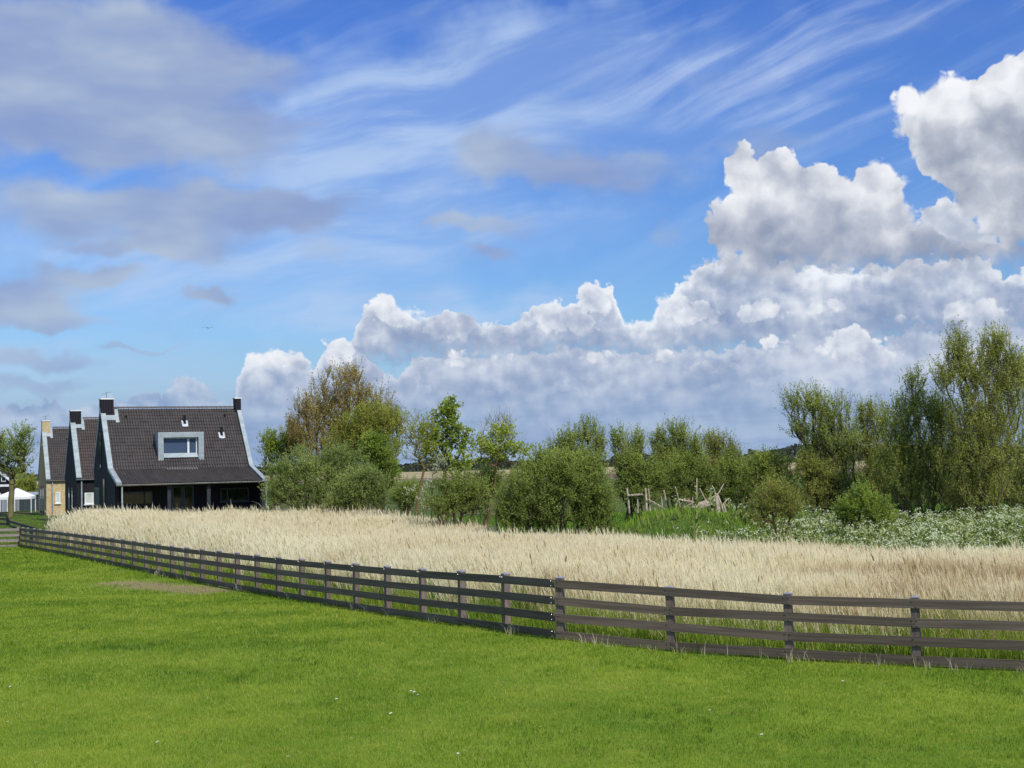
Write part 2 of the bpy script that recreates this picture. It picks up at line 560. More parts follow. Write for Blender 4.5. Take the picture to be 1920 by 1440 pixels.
def tinted(name, stops, rough=0.7, translucent=0.35, spec=0.2, trans_gain=1.0):
    """Plant matter: each leaf, blade or stalk carries its own tint that picks its colour."""
    m, g = new_mat(name)
    col = g.cramp(attr(m), stops)
    tc = g.mix(1.0, col, (trans_gain * 1.0, trans_gain * 1.05, trans_gain * 0.7), 'MULTIPLY')
    return finish(m, g, col, rough, spec=spec, translucent=translucent, trans_col=tc)


def mottled(name, a, b, scale=3.0, rough=0.7, metal=0.0, stretch=(1, 1, 1), bump_d=0.0, detail=4, spec=0.3, lo=0.35, hi=0.65, rand=0.0):
    m, g = new_mat(name)
    q = g.vm('MULTIPLY', obj_co(m), stretch)
    if rand:
        q = g.vm('ADD', q, g.xyz(g.m('MULTIPLY', obj_rand(m), 37.0), 0, 0))
    n = g.noise(q, scale, detail, 0.6)
    col = g.mix(g.ramp(n, lo, hi), a, b)
    if rand:
        k = g.m('MULTIPLY_ADD', obj_rand(m), rand, 1.0 - rand / 2)
        col = g.mix(1.0, col, g.xyz(k, k, k), 'MULTIPLY')
    return finish(m, g, col, rough, metal, bump=n if bump_d else None, bump_d=bump_d, spec=spec)


M = {}
M['rail'] = mottled('rail_wood', (0.088, 0.066, 0.050), (0.150, 0.117, 0.090), 2.2, 0.68, stretch=(0.35, 9, 14), bump_d=0.004, detail=6, spec=0.35, rand=0.35)
M['post'] = mottled('post_wood', (0.125, 0.094, 0.076), (0.200, 0.158, 0.132), 4.0, 0.65, stretch=(6, 6, 0.8), bump_d=0.003, detail=5, rand=0.3)
M['end'] = mottled('end_grain', (0.19, 0.14, 0.10), (0.27, 0.21, 0.15), 20.0, 0.8)
M['cap'] = mottled('cap_metal', (0.22, 0.21, 0.24), (0.34, 0.33, 0.37), 9.0, 0.45, spec=0.5)
M['bolt'] = mottled('bolt_steel', (0.22, 0.22, 0.24), (0.34, 0.34, 0.36), 30.0, 0.35, 0.8)
M['grey_rail'] = mottled('grey_rail_wood', (0.20, 0.165, 0.15), (0.33, 0.28, 0.26), 3.0, 0.75, stretch=(0.5, 9, 16), rand=0.2)
M['dark_rail'] = mottled('dark_rail_wood', (0.050, 0.038, 0.036), (0.10, 0.08, 0.075), 3.0, 0.7, stretch=(1, 6, 6))
M['old_wood'] = mottled('old_wood', (0.30, 0.24, 0.16), (0.58, 0.50, 0.38), 5.0, 0.85, stretch=(3, 3, 1.0), rand=0.3)
M['tile'] = None
M['zinc'] = mottled('zinc', (0.26, 0.315, 0.33), (0.37, 0.42, 0.435), 1.4, 0.5, 0.0, stretch=(1, 1, 2.5), spec=0.5)
M['lead'] = mottled('pale_lead', (0.42, 0.45, 0.48), (0.54, 0.57, 0.60), 4.0, 0.55)
M['gutter'] = mottled('gutter_metal', (0.20, 0.20, 0.19), (0.30, 0.30, 0.28), 2.0, 0.45, 0.3)
M['white'] = mottled('white_paint', (0.66, 0.67, 0.68), (0.78, 0.79, 0.80), 3.0, 0.5)
M['canvas'] = mottled('white_canvas', (0.70, 0.72, 0.74), (0.82, 0.83, 0.84), 1.5, 0.8)
M['grey_frame'] = mottled('grey_frame', (0.055, 0.062, 0.07), (0.08, 0.088, 0.097), 3.0, 0.5)
M['dark_frame'] = mottled('dark_frame', (0.020, 0.023, 0.031), (0.032, 0.036, 0.046), 3.0, 0.5)
M['pipe_black'] = mottled('black_pipe', (0.008, 0.009, 0.012), (0.014, 0.015, 0.02), 5.0, 0.5)
M['curtain'] = mottled('curtain', (0.42, 0.48, 0.42), (0.62, 0.66, 0.60), 9.0, 0.9, stretch=(3, 3, 0.2))
M['bird'] = mottled('bird_feathers', (0.12, 0.13, 0.15), (0.3, 0.31, 0.33), 9.0, 0.9)


def boards(name, a, b, pitch=0.16, horiz=False):
    m, g = new_mat(name)
    x, y, z = g.sep(obj_co(m))
    k = z if horiz else g.m('ADD', x, y)
    f = g.m('FRACT', g.m('DIVIDE', k, pitch))
    gap = g.ramp(g.m('ABSOLUTE', g.m('SUBTRACT', f, 0.5)), 0.40, 0.48)
    idx = g.m('FLOOR', g.m('DIVIDE', k, pitch))
    wn = m.node_tree.nodes.new('ShaderNodeTexWhiteNoise')
    wn.noise_dimensions = '1D'
    g.put(wn.inputs['W'], idx)
    n = g.noise(g.vm('MULTIPLY', obj_co(m), (4, 4, 0.6)), 2.0, 4)
    col = g.mix(g.m('MULTIPLY_ADD', wn.outputs['Value'], 0.5, g.m('MULTIPLY', n, 0.5)), a, b)
    return finish(m, g, col, 0.75, bump=g.m('SUBTRACT', 1.0, gap), bump_d=0.02, spec=0.25)


M['black_boards'] = boards('black_boards', (0.0105, 0.0095, 0.013), (0.021, 0.019, 0.025))
M['teal_boards'] = boards('teal_boards', (0.035, 0.05, 0.055), (0.06, 0.085, 0.09), 0.3)
M['pale_boards'] = boards('pale_boards', (0.22, 0.24, 0.27), (0.34, 0.36, 0.39), 0.3)


def brick(name, a, b, c, mortar):
    m, g = new_mat(name)
    x, y, z = g.sep(obj_co(m))
    v = g.xyz(g.m('ADD', x, y), z, 0)
    n = m.node_tree.nodes.new('ShaderNodeTexBrick')
    g.put(n.inputs['Vector'], v)
    for k, q in (('Color1', a), ('Color2', b), ('Mortar', mortar)):
        n.inputs[k].default_value = (*q, 1)
    n.inputs['Scale'].default_value = 1.0
    n.inputs['Brick Width'].default_value = 0.22
    n.inputs['Row Height'].default_value = 0.065
    n.inputs['Mortar Size'].default_value = 0.008
    n.inputs['Bias'].default_value = -0.1
    big = g.ramp(g.noise(v, 4.0, 3), 0.5, 0.7)
    col = g.mix(g.m('MULTIPLY', big, 0.6), n.outputs['Color'], c)
    return finish(m, g, col, 0.85, spec=0.2)


M['yellow_brick'] = brick('yellow_brick', (0.50, 0.36, 0.15), (0.60, 0.47, 0.22), (0.36, 0.24, 0.10), (0.46, 0.42, 0.33))
M['red_brick'] = brick('red_brick', (0.24, 0.09, 0.06), (0.30, 0.13, 0.08), (0.2, 0.08, 0.05), (0.3, 0.27, 0.24))


def tiles(name, a, b, c):
    m, g = new_mat(name)
    q = obj_co(m)
    x, y, z = g.sep(q)
    wn = m.node_tree.nodes.new('ShaderNodeTexWhiteNoise')
    wn.noise_dimensions = '2D'
    g.put(wn.inputs['Vector'], g.xyz(g.m('FLOOR', g.m('DIVIDE', x, 0.30)), g.m('FLOOR', g.m('DIVIDE', z, 0.2)), 0))
    n = g.ramp(g.noise(q, 0.7, 4), 0.35, 0.7)
    col = g.mix(wn.outputs['Value'], a, b)
    col = g.mix(g.m('MULTIPLY', n, 0.55), col, c)
    return finish(m, g, col, 0.55, spec=0.35)


M['tile'] = tiles('dark_roof_tile', (0.052, 0.047, 0.047), (0.080, 0.071, 0.070), (0.074, 0.060, 0.054))
M['tile_brown'] = tiles('brown_roof_tile', (0.056, 0.048, 0.046), (0.084, 0.070, 0.066), (0.086, 0.066, 0.054))
M['tile_red'] = tiles('red_roof_tile', (0.30, 0.10, 0.07), (0.36, 0.14, 0.10), (0.28, 0.11, 0.09))


def glass(name, tintc, rough=0.03):
    m, g = new_mat(name)
    t = m.node_tree
    d = t.nodes.new('ShaderNodeBsdfDiffuse')
    d.inputs['Color'].default_value = (*tintc, 1)
    gl = t.nodes.new('ShaderNodeBsdfGlossy')
    gl.inputs['Roughness'].default_value = rough
    gl.inputs['Color'].default_value = (0.9, 0.93, 0.95, 1)
    fr = t.nodes.new('ShaderNodeFresnel')
    fr.inputs['IOR'].default_value = 1.55
    mx = t.nodes.new('ShaderNodeMixShader')
    t.links.new(fr.outputs[0], mx.inputs[0])
    t.links.new(d.outputs[0], mx.inputs[1])
    t.links.new(gl.outputs[0], mx.inputs[2])
    o = t.nodes.new('ShaderNodeOutputMaterial')
    t.links.new(mx.outputs[0], o.inputs['Surface'])
    return m


M['glass'] = glass('window_glass', (0.012, 0.018, 0.014))
M['painted_sky_glass'] = glass('painted_sky_window_glass', (0.050, 0.078, 0.130))  # blue of the reflected sky put into the pane's diffuse colour


# smooth value noise for scattering (numpy)
def vnoise(x, y, seed=0, scale=1.0):
    x, y = np.asarray(x, float) * scale, np.asarray(y, float) * scale
    xi, yi = np.floor(x).astype(np.int64), np.floor(y).astype(np.int64)
    fx, fy = x - xi, y - yi
    fx, fy = fx * fx * (3 - 2 * fx), fy * fy * (3 - 2 * fy)

    def h(a, b):
        n = (a * 374761393 + b * 668265263 + seed * 974711) & 0x7fffffff
        n = ((n ^ (n >> 13)) * 1274126177) & 0x7fffffff
        return ((n ^ (n >> 16)) & 0xffff) / 65535.0
    return (h(xi, yi) * (1 - fx) + h(xi + 1, yi) * fx) * (1 - fy) + (h(xi, yi + 1) * (1 - fx) + h(xi + 1, yi + 1) * fx) * fy
# ------------------------------------------------------------------ lie of the land
XY = lambda px, py, D: np.array([P(px, py, D).x, D])
K0, E0, W0 = XY(1048, 1140, 25.05), XY(42, 1006, 78.0), np.array([-46.0, 75.6])
RC = XY(1710, 1180, 22.5)
DR = (RC - K0) / np.linalg.norm(RC - K0)
R1 = K0 + DR * 16.5
FX, FY = [-120, W0[0], E0[0], K0[0], R1[0], 60], [66.0, W0[1], E0[1], K0[1], R1[1], R1[1] - 21]


def yf(x):
    return np.interp(x, FX, FY)


def gz(x, y):
    x, y = np.asarray(x, float), np.asarray(y, float)
    z = np.interp(y, [-40, 13, 25, 26.5, 28, 30.5, 38, 48, 55, 66, 78, 95], [-3.42, -3.29, -3.19, -3.23, -3.28, -3.38, -3.57, -3.74, -3.80, -3.91, -4.10, -4.25])
    sst = lambda a, b, v: np.clip((v - a) / (b - a), 0, 1) ** 2 * (3 - 2 * np.clip((v - a) / (b - a), 0, 1))
    z = z - 0.22 * np.interp(x, [0.8, 2.7, 4.5, 7.0], [0, 0.62, 0.90, 1.0]) * sst(34, 27, y)
    z = z + 1.0 * sst(78, 92, y) * sst(-8, -20, x) * sst(420, 160, y)          # the house plots lie a little higher
    z = z - 0.10 * sst(0.3, 2.0, y - yf(x)) * sst(90, 60, y)                    # reed bed
    z = z + 0.55 * sst(0, 14, x) * sst(36, 48, y) * sst(120, 70, y)             # bank on the right
    cx = X_at(1275, 57)
    z = z + 1.42 * np.exp(-(np.abs((x - cx) / 2.9) ** 3) - (np.abs((y - 57.5) / 4.0) ** 3))   # grassy mound
    return z


def sheet(name, xs, ys, dz, mat, kind='structure'):
    X, Y = np.meshgrid(xs, ys)
    v = np.stack([X, Y, gz(X, Y) + dz], -1).reshape(-1, 3)
    nx, ny = len(xs), len(ys)
    i = (np.arange(ny - 1)[:, None] * nx + np.arange(nx - 1)).ravel()
    o = MB().add(v, np.stack([i, i + 1, i + nx + 1, i + nx], 1)).build(name, mat, smooth=True)
    return tag(o, kind=kind)


def ground_mat():
    m, g = new_mat('rough_ground')
    p = geo_pos(m)
    a = g.noise(p, 0.35, 5, 0.6)
    b = g.noise(p, 3.0, 5, 0.65)
    col = g.mix(g.ramp(b, 0.35, 0.65), (0.045, 0.070, 0.016), (0.085, 0.13, 0.025))
    col = g.mix(g.ramp(a, 0.52, 0.66), col, (0.16, 0.13, 0.07))
    return finish(m, g, col, 0.95, bump=b, bump_d=0.05, spec=0.1)


def lawn_mat():
    m, g = new_mat('lawn_turf')
    p = geo_pos(m)
    big = g.noise(g.vm('MULTIPLY', p, (1, 0.6, 1)), 0.45, 4, 0.55)
    mid = g.noise(p, 2.6, 5, 0.6)
    fine = g.noise(p, 30, 4, 0.7)
    col = g.mix(g.ramp(big, 0.35, 0.68), (0.120, 0.205, 0.016), (0.195, 0.275, 0.026))
    col = g.mix(g.m('MULTIPLY', g.ramp(mid, 0.45, 0.7), 0.45), col, (0.235, 0.265, 0.035))
    col = g.mix(g.m('MULTIPLY', g.ramp(fine, 0.5, 0.75), 0.55), col, (0.035, 0.075, 0.008))
    # trampled bare strip beside the fence
    u, v, w = g.sep(p)
    ax, ay, bx, by = BARE
    L2 = (bx - ax) ** 2 + (by - ay) ** 2
    t = g.m('DIVIDE', g.m('ADD', g.m('MULTIPLY', g.m('SUBTRACT', u, ax), bx - ax), g.m('MULTIPLY', g.m('SUBTRACT', v, ay), by - ay)), L2, clamp=True)
    dx = g.m('SUBTRACT', u, g.m('MULTIPLY_ADD', t, bx - ax, ax))
    dy = g.m('SUBTRACT', v, g.m('MULTIPLY_ADD', t, by - ay, ay))
    d = g.m('SQRT', g.m('ADD', g.m('MULTIPLY', dx, dx), g.m('MULTIPLY', dy, dy)))
    d = g.m('ADD', d, g.m('MULTIPLY', g.m('SUBTRACT', g.noise(p, 1.1, 4, 0.6), 0.5), 2.2))
    bare = g.ramp(d, 1.45, 0.45)
    col = g.mix(g.m('MULTIPLY', bare, 0.85), col, g.mix(mid, (0.20, 0.15, 0.085), (0.33, 0.25, 0.15)))
    return finish(m, g, col, 0.9, bump=g.m('MULTIPLY_ADD', fine, 0.5, mid), bump_d=0.03, spec=0.12)


def field_mat(name, a, b, sc, stretch=(1, 1, 1)):
    m, g = new_mat(name)
    n = g.noise(g.vm('MULTIPLY', geo_pos(m), stretch), sc, 5, 0.6)
    return finish(m, g, g.mix(g.ramp(n, 0.35, 0.65), a, b), 0.95, spec=0.1)


pa, pb = P(228, 1076, 46.5), P(395, 1108, 41.6)
BARE = (pa.x, pa.y, pb.x, pb.y)

gx = np.unique(np.concatenate([np.linspace(-60, 60, 150), 60 * np.exp(np.linspace(0, 4.4, 40)), -60 * np.exp(np.linspace(0, 4.4, 40))]))
gy = np.unique(np.concatenate([np.linspace(-40, 110, 190), 110 * np.exp(np.linspace(0, 4.2, 60))]))
sheet('ground', gx, gy, -0.03, ground_mat())

# lawn: columns running from behind the camera up to the fence line
lx = np.unique(np.concatenate([np.linspace(-70, 40, 220), [E0[0], K0[0]]]))
tt = np.linspace(0, 1, 120) ** 0.8
LX = np.repeat(lx[None, :], len(tt), 0)
LY = -10 + tt[:, None] * (yf(lx)[None, :] + 0.02 + 10)
nx = len(lx)
ii = (np.arange(len(tt) - 1)[:, None] * nx + np.arange(nx - 1)).ravel()
tag(MB().add(np.stack([LX, LY, gz(LX, LY)], -1).reshape(-1, 3), np.stack([ii, ii + 1, ii + nx + 1, ii + nx], 1)).build('lawn', lawn_mat(), smooth=True), kind='structure')

# far fields in bands towards the horizon
fx = np.concatenate([np.linspace(-700, 700, 60)])
sheet('meadow', fx, np.linspace(175, 300, 8), 0.03, field_mat('meadow_grass', (0.085, 0.14, 0.03), (0.13, 0.185, 0.045), 0.05))
sheet('ploughed_field', fx, np.linspace(300.5, 420, 8), 0.03, field_mat('ploughed_soil', (0.16, 0.115, 0.085), (0.22, 0.165, 0.125), 0.04, (0.3, 2, 1)))
sheet('stubble_field', np.linspace(-900, 900, 60), np.linspace(420.5, 760, 8), 0.03, field_mat('dry_stubble', (0.30, 0.25, 0.14), (0.42, 0.35, 0.21), 0.02, (0.4, 1.5, 1)))


# ------------------------------------------------------------------ scattered plants
def blades(mb, base, h, w, lean, yaw, tint, bend=0.5):
    """n blades: two base points, two mid points, one tip."""
    n = len(base)
    s = np.stack([np.cos(yaw), np.sin(yaw), np.zeros(n)], 1) * (w / 2)[:, None]
    ln = np.concatenate([lean, np.zeros((n, 1))], 1)
    up = np.stack([np.zeros(n), np.zeros(n), h], 1)
    mid = base + up * 0.55 + ln * (h * 0.55 * (1 - bend))[:, None]
    tip = base + up * (1 - 0.25 * np.minimum(1, (lean ** 2).sum(1)))[:, None] + ln * h[:, None]
    v = np.stack([base - s, base + s, mid - s * 0.8, mid + s * 0.8, tip], 1).reshape(-1, 3)
    k = np.arange(n) * 5
    mb.add(v, np.stack([k, k + 1, k + 3, k + 2], 1), np.stack([k + 2, k + 3, k + 4], 1), tint=np.repeat(tint, 5))


def stalks(mb, base, h, w, lean, yaw, tint):
    n = len(base)
    s = np.stack([np.cos(yaw), np.sin(yaw), np.zeros(n)], 1) * (w / 2)[:, None]
    ln = np.concatenate([lean, np.zeros((n, 1))], 1)
    up = np.stack([np.zeros(n), np.zeros(n), h], 1)
    mid = base + up * 0.5 + ln * (h * 0.35)[:, None]
    tip = base + up + ln * h[:, None]
    v = np.stack([base - s, base + s, mid - s, mid + s, tip - s * 0.5, tip + s * 0.5], 1).reshape(-1, 3)
    k = np.arange(n) * 6
    mb.add(v, np.concatenate([np.stack([k, k + 1, k + 3, k + 2], 1), np.stack([k + 2, k + 3, k + 5, k + 4], 1)]), tint=np.repeat(tint, 6))
    return tip


rng = np.random.default_rng(11)


def sample_view(n, d0, d1, px0, px1, power):
    """Ground points spread over the view fan with density falling with distance."""
    u = rng.random(n)
    e = 1 - power
    D = (d0 ** e + u * (d1 ** e - d0 ** e)) ** (1 / e)
    px = px0 + rng.random(n) * (px1 - px0)
    return (px - 960) / F_PX * D + rng.normal(0, 0.02, n), D, px


# lawn grass
x, y, px = sample_view(900000, 13.0, 80, -260, 2240, 0.75)
k = y < yf(x) - 0.04
x, y = x[k], y[k]
df = np.maximum(yf(x) - y, 0) * np.where(x < K0[0], 0.472, 0.91)
bt = np.clip(((x - BARE[0]) * (BARE[2] - BARE[0]) + (y - BARE[1]) * (BARE[3] - BARE[1])) / ((BARE[2] - BARE[0]) ** 2 + (BARE[3] - BARE[1]) ** 2), 0, 1)
bd = np.hypot(x - BARE[0] - bt * (BARE[2] - BARE[0]), y - BARE[1] - bt * (BARE[3] - BARE[1])) + 1.6 * (vnoise(x, y, 5, 1.3) - 0.5)
k = rng.random(len(x)) < np.clip((bd - 0.5) / 1.2, 0.12, 1)
x, y, df = x[k], y[k], df[k]
n = len(x)
clump = vnoise(x, y, 1, 0.55) * 0.45 + vnoise(x, y, 2, 1.9) * 0.3 + vnoise(x, y, 3, 7.0) * 0.25
h = (0.030 + 0.030 * rng.random(n)) * (0.75 + 0.6 * vnoise(x, y, 4, 3.0)) * (y / 18) ** 0.45
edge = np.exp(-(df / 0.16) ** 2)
h = h * (1 + edge * (1.0 + 2.6 * rng.random(n) * vnoise(x, y, 9, 2.2)))
w = 0.0042 * (y / 15) ** 0.95 * (0.8 + 0.5 * rng.random(n))
tuft = np.clip((vnoise(x, y, 6, 4.3) - 0.72) / 0.2, 0, 1) * np.clip((vnoise(x, y, 7, 0.5) - 0.35) / 0.3, 0, 1)
h = h * (1 + 0.8 * tuft)
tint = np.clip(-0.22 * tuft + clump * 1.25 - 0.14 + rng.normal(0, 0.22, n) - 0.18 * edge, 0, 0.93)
tint[rng.random(n) < 0.012] = 1.0
mb = MB()
blades(mb, np.stack([x, y, gz(x, y) - 0.005], 1), h, w, rng.normal(0, 0.42, (n, 2)), rng.random(n) * np.pi, tint)
M['grass'] = tinted('grass_blades', [(0.0, (0.062, 0.140, 0.009)), (0.35, (0.150, 0.255, 0.016)), (0.65, (0.265, 0.355, 0.028)), (0.92, (0.41, 0.45, 0.065)), (1.0, (0.55, 0.47, 0.22))], 0.6, 0.35)
tag(mb.build('grass', M['grass']), 'short mown green lawn grass in front of the dark fence', 'grass', kind='stuff')
print('lawn blades', n)

# reed bed
BPX = [-120, 100, 300, 520, 700, 800, 930, 1040, 1200, 1400, 1500, 1700, 2400]
BD = [80, 79, 76, 73, 68, 57, 50, 46.5, 41.5, 38, 36, 34, 33]
x, y, px = sample_view(460000, 19.0, 80, 30, 2350, 0.10)
bk = np.interp(px, BPX, BD) + 2.5 * (vnoise(x, y, 21, 0.5) - 0.5)
off = (y - yf(x)) * np.where(x < K0[0], 0.472, 0.91)
k = (off > 0.45 + 0.9 * vnoise(x, y, 22, 0.8)) & (y < bk) & (rng.random(len(x)) < np.clip((off - 0.3) / 4.2, 0.11, 1))
k &= ~((px < 110) & (y > 70) & (rng.random(len(x)) < 0.5))
x, y, px, off = x[k], y[k], px[k], off[k]
n = len(x)
h = np.interp(y, [22, 27, 33, 45, 66, 78], [1.08, 1.18, 1.25, 1.38, 1.75, 1.85]) * (0.80 + 0.24 * rng.random(n) + 0.22 * (vnoise(x, y, 23, 0.35) - 0.4))
h *= np.clip(0.62 + off * 0.16, 0.6, 1) * np.where(rng.random(n) < 0.05, 1.13, 1)
w = 0.0075 * (y / 26) ** 0.9 * (0.7 + 0.6 * rng.random(n))
lean = np.stack([-0.09 + rng.normal(0, 0.055, n) * np.where(off < 3.5, 2.3, 1.0), rng.normal(0, 0.05, n)], 1)
yaw = rng.normal(0.25, 0.35, n)
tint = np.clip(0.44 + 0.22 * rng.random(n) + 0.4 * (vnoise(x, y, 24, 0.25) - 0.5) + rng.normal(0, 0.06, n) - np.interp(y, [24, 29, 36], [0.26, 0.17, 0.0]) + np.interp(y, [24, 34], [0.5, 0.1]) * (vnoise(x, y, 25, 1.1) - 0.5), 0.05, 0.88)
base = np.stack([x, y, gz(x, y) - 0.03], 1)
mb = MB()
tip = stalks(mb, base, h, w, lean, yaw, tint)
# feathery heads
brown = rng.random(n) < np.interp(y, [22, 32, 42, 80], [0.022, 0.016, 0.005, 0.002])
pt = np.where(brown, 0.02 + 0.05 * rng.random(n), np.clip(tint + 0.12, 0, 0.97))
ph = 0.10 + 0.08 * rng.random(n)
blades(mb, tip - np.stack([np.zeros(n), np.zeros(n), ph * 0.6], 1), ph * 1.35, w * np.where(brown, 4.2, 2.0), lean * 1.5 + rng.normal(0, 0.14, (n, 2)), yaw + 0.4, pt, bend=0.2)
# dry leaves on the stalks
for kk in range(2):
    f = 0.25 + 0.55 * rng.random(n)
    lp = base + (tip - base) * f[:, None]
    blades(mb, lp, h * (0.24 + 0.2 * rng.random(n)), w * 1.5, np.stack([rng.normal(-0.16, 0.34, n), rng.normal(0, 0.30, n)], 1), rng.normal(0.25, 0.5, n), np.clip(tint + rng.normal(0.02, 0.07, n), 0.05, 1), bend=0.1)
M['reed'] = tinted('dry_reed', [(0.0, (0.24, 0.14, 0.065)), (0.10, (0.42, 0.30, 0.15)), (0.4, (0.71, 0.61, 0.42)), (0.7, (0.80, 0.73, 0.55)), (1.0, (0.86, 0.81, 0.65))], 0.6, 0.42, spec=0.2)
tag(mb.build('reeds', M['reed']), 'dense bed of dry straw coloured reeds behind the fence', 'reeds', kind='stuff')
print('reeds', n)

# fresh green shoots low between the reeds, thickest along the fence
x, y, px = sample_view(500000, 18.5, 80, -20, 2350, 0.5)
off = (y - yf(x)) * np.where(x < K0[0], 0.472, 0.91)
k = (off > 0.05) & (off < 9) & (rng.random(len(x)) < np.clip(1.25 * np.exp(-(off / 3.2) ** 2) + 0.05, 0, 1)) & (y < np.interp(px, BPX, BD))
x, y, off = x[k], y[k], off[k]
n = len(x)
ro_ = np.clip((off - 0.1) / 1.0, 0, 1)
h = (0.16 + 0.20 * rng.random(n) + ro_ * (0.30 + 0.46 * rng.random(n))) * (0.72 + 0.56 * vnoise(x, y, 31, 0.8))
tint = np.clip(0.35 + 0.5 * (vnoise(x, y, 32, 0.7) - 0.5) + rng.normal(0, 0.16, n) + 0.1, 0, 0.9)
tint[rng.random(n) < 0.06] = 1.0
mb = MB()
blades(mb, np.stack([x, y, gz(x, y) - 0.04], 1), h, 0.010 * (y / 24) ** 0.9 * (0.6 + 0.8 * rng.random(n)), np.stack([rng.normal(-0.1, 0.28, n), rng.normal(-0.05, 0.25, n)], 1), rng.normal(0, 0.9, n), tint)
M['shoot'] = tinted('green_reed_shoots', [(0.0, (0.075, 0.150, 0.014)), (0.4, (0.185, 0.300, 0.026)), (0.75, (0.32, 0.42, 0.045)), (0.95, (0.44, 0.48, 0.09)), (1.0, (0.66, 0.54, 0.28))], 0.55, 0.35)
tag(mb.build('reed_shoots', M['shoot']), 'fresh green shoots growing low among the reeds behind the fence', 'plants', kind='stuff')

# rough grass on the mound and on the ground behind the reeds
x, y, px = sample_view(250000, 33, 110, -150, 2400, 0.9)
bk = np.interp(px, BPX, BD)
k = (y > bk - 1.0) & ~((px < 560) & (y > 76) & (px > 75))
x, y, px = x[k], y[k], px[k]
n = len(x)
mound = np.exp(-(np.abs((x - X_at(1275, 57)) / 3.6) ** 4) - (np.abs((y - 57) / 6.0) ** 4))
h = (0.10 + 0.16 * rng.random(n)) * (0.6 + 0.8 * vnoise(x, y, 41, 0.6)) * (1 + 0.5 * mound) * np.where(px < 75, 0.3, 1)
tint = np.clip(0.30 + 0.5 * (vnoise(x, y, 42, 0.5) - 0.5) + rng.normal(0, 0.12, n) + 0.34 * mound, 0, 0.95)
mb = MB()
blades(mb, np.stack([x, y, gz(x, y) - 0.03], 1), h, 0.016 * (y / 40) * (0.7 + 0.6 * rng.random(n)), rng.normal(-0.05, 0.35, (n, 2)), rng.normal(0, 0.9, n), tint)
tag(mb.build('rough_grass', tinted('rough_grass_blades', [(0.0, (0.065, 0.150, 0.014)), (0.45, (0.155, 0.295, 0.026)), (0.8, (0.26, 0.39, 0.045)), (1.0, (0.42, 0.44, 0.14))], 0.6, 0.3)), 'rough green grass on the mound and verge behind the reeds', 'grass', kind='stuff')

# dry tufts against the bottom rail
x, y = [], []
for s_ in np.concatenate([rng.random(34) * 12.0, -rng.random(26) * 40]):
    b = (K0 + DR * s_) if s_ > 0 else K0 + (E0 - K0) / np.linalg.norm(E0 - K0) * (-s_)
    nn = rng.integers(3, 9)
    q = b + np.array([-0.25, -0.45]) * (0.35 + 0.3 * rng.random()) + rng.normal(0, 0.05, (nn, 2))
    x += list(q[:, 0])
    y += list(q[:, 1])
x, y = np.array(x), np.array(y)
n = len(x)
mb = MB()
blades(mb, np.stack([x, y, gz(x, y) - 0.02], 1), 0.12 + 0.22 * rng.random(n) ** 2, 0.007 * (y / 22), rng.normal(-0.1, 0.3, (n, 2)), rng.normal(0, 0.6, n), np.clip(0.5 + rng.normal(0, 0.2, n), 0.1, 0.9))
tag(mb.build('dry_tufts', M['reed']), 'dry straw tufts standing against the bottom rail of the fence', 'dry grass', kind='stuff')

# cow parsley: creamy umbels over ferny green
x, y, px = sample_view(8200, 33.5, 60, 1225, 2350, 0.3)
bk = np.interp(px, BPX, BD)
den = np.interp(px, [1225, 1300, 1420, 1560, 2080], [0.15, 0.35, 0.5, 0.9, 1.0]) * np.interp(y, [33, 46, 60], [1.0, 0.85, 0.6])
mid_m = np.exp(-(np.abs((x - X_at(1275, 57)) / 3.2) ** 4) - (np.abs((y - 57) / 8.0) ** 4))
k = (y > bk - 1.2) & (rng.random(len(x)) < den * (0.25 + 1.1 * vnoise(x, y, 51, 0.7))) & (rng.random(len(x)) > mid_m * 0.85)
x, y = x[k], y[k]
n = len(x)
h = (0.55 + 0.50 * rng.random(n)) * np.interp(y, [33, 45, 55], [0.85, 1.0, 1.1]) * (0.75 + 0.5 * vnoise(x, y, 52, 0.5))
base = np.stack([x, y, gz(x, y) - 0.03], 1)
st, fl = MB(), MB()
tip = stalks(st, base, h, np.full(n, 0.012), rng.normal(-0.03, 0.12, (n, 2)), rng.random(n) * np.pi, 0.3 + 0.3 * rng.random(n))
for kk in range(16):                                  # ferny leaves low on the stems
    f = 0.05 + 0.78 * rng.random(n)
    blades(st, base + (tip - base) * f[:, None], 0.16 + 0.20 * rng.random(n), 0.05 + 0.05 * rng.random(n), rng.normal(0, 0.95, (n, 2)), rng.random(n) * np.pi, np.clip(rng.normal(0.42, 0.2, n), 0, 0.95))
ang = np.arange(6) * np.pi / 3
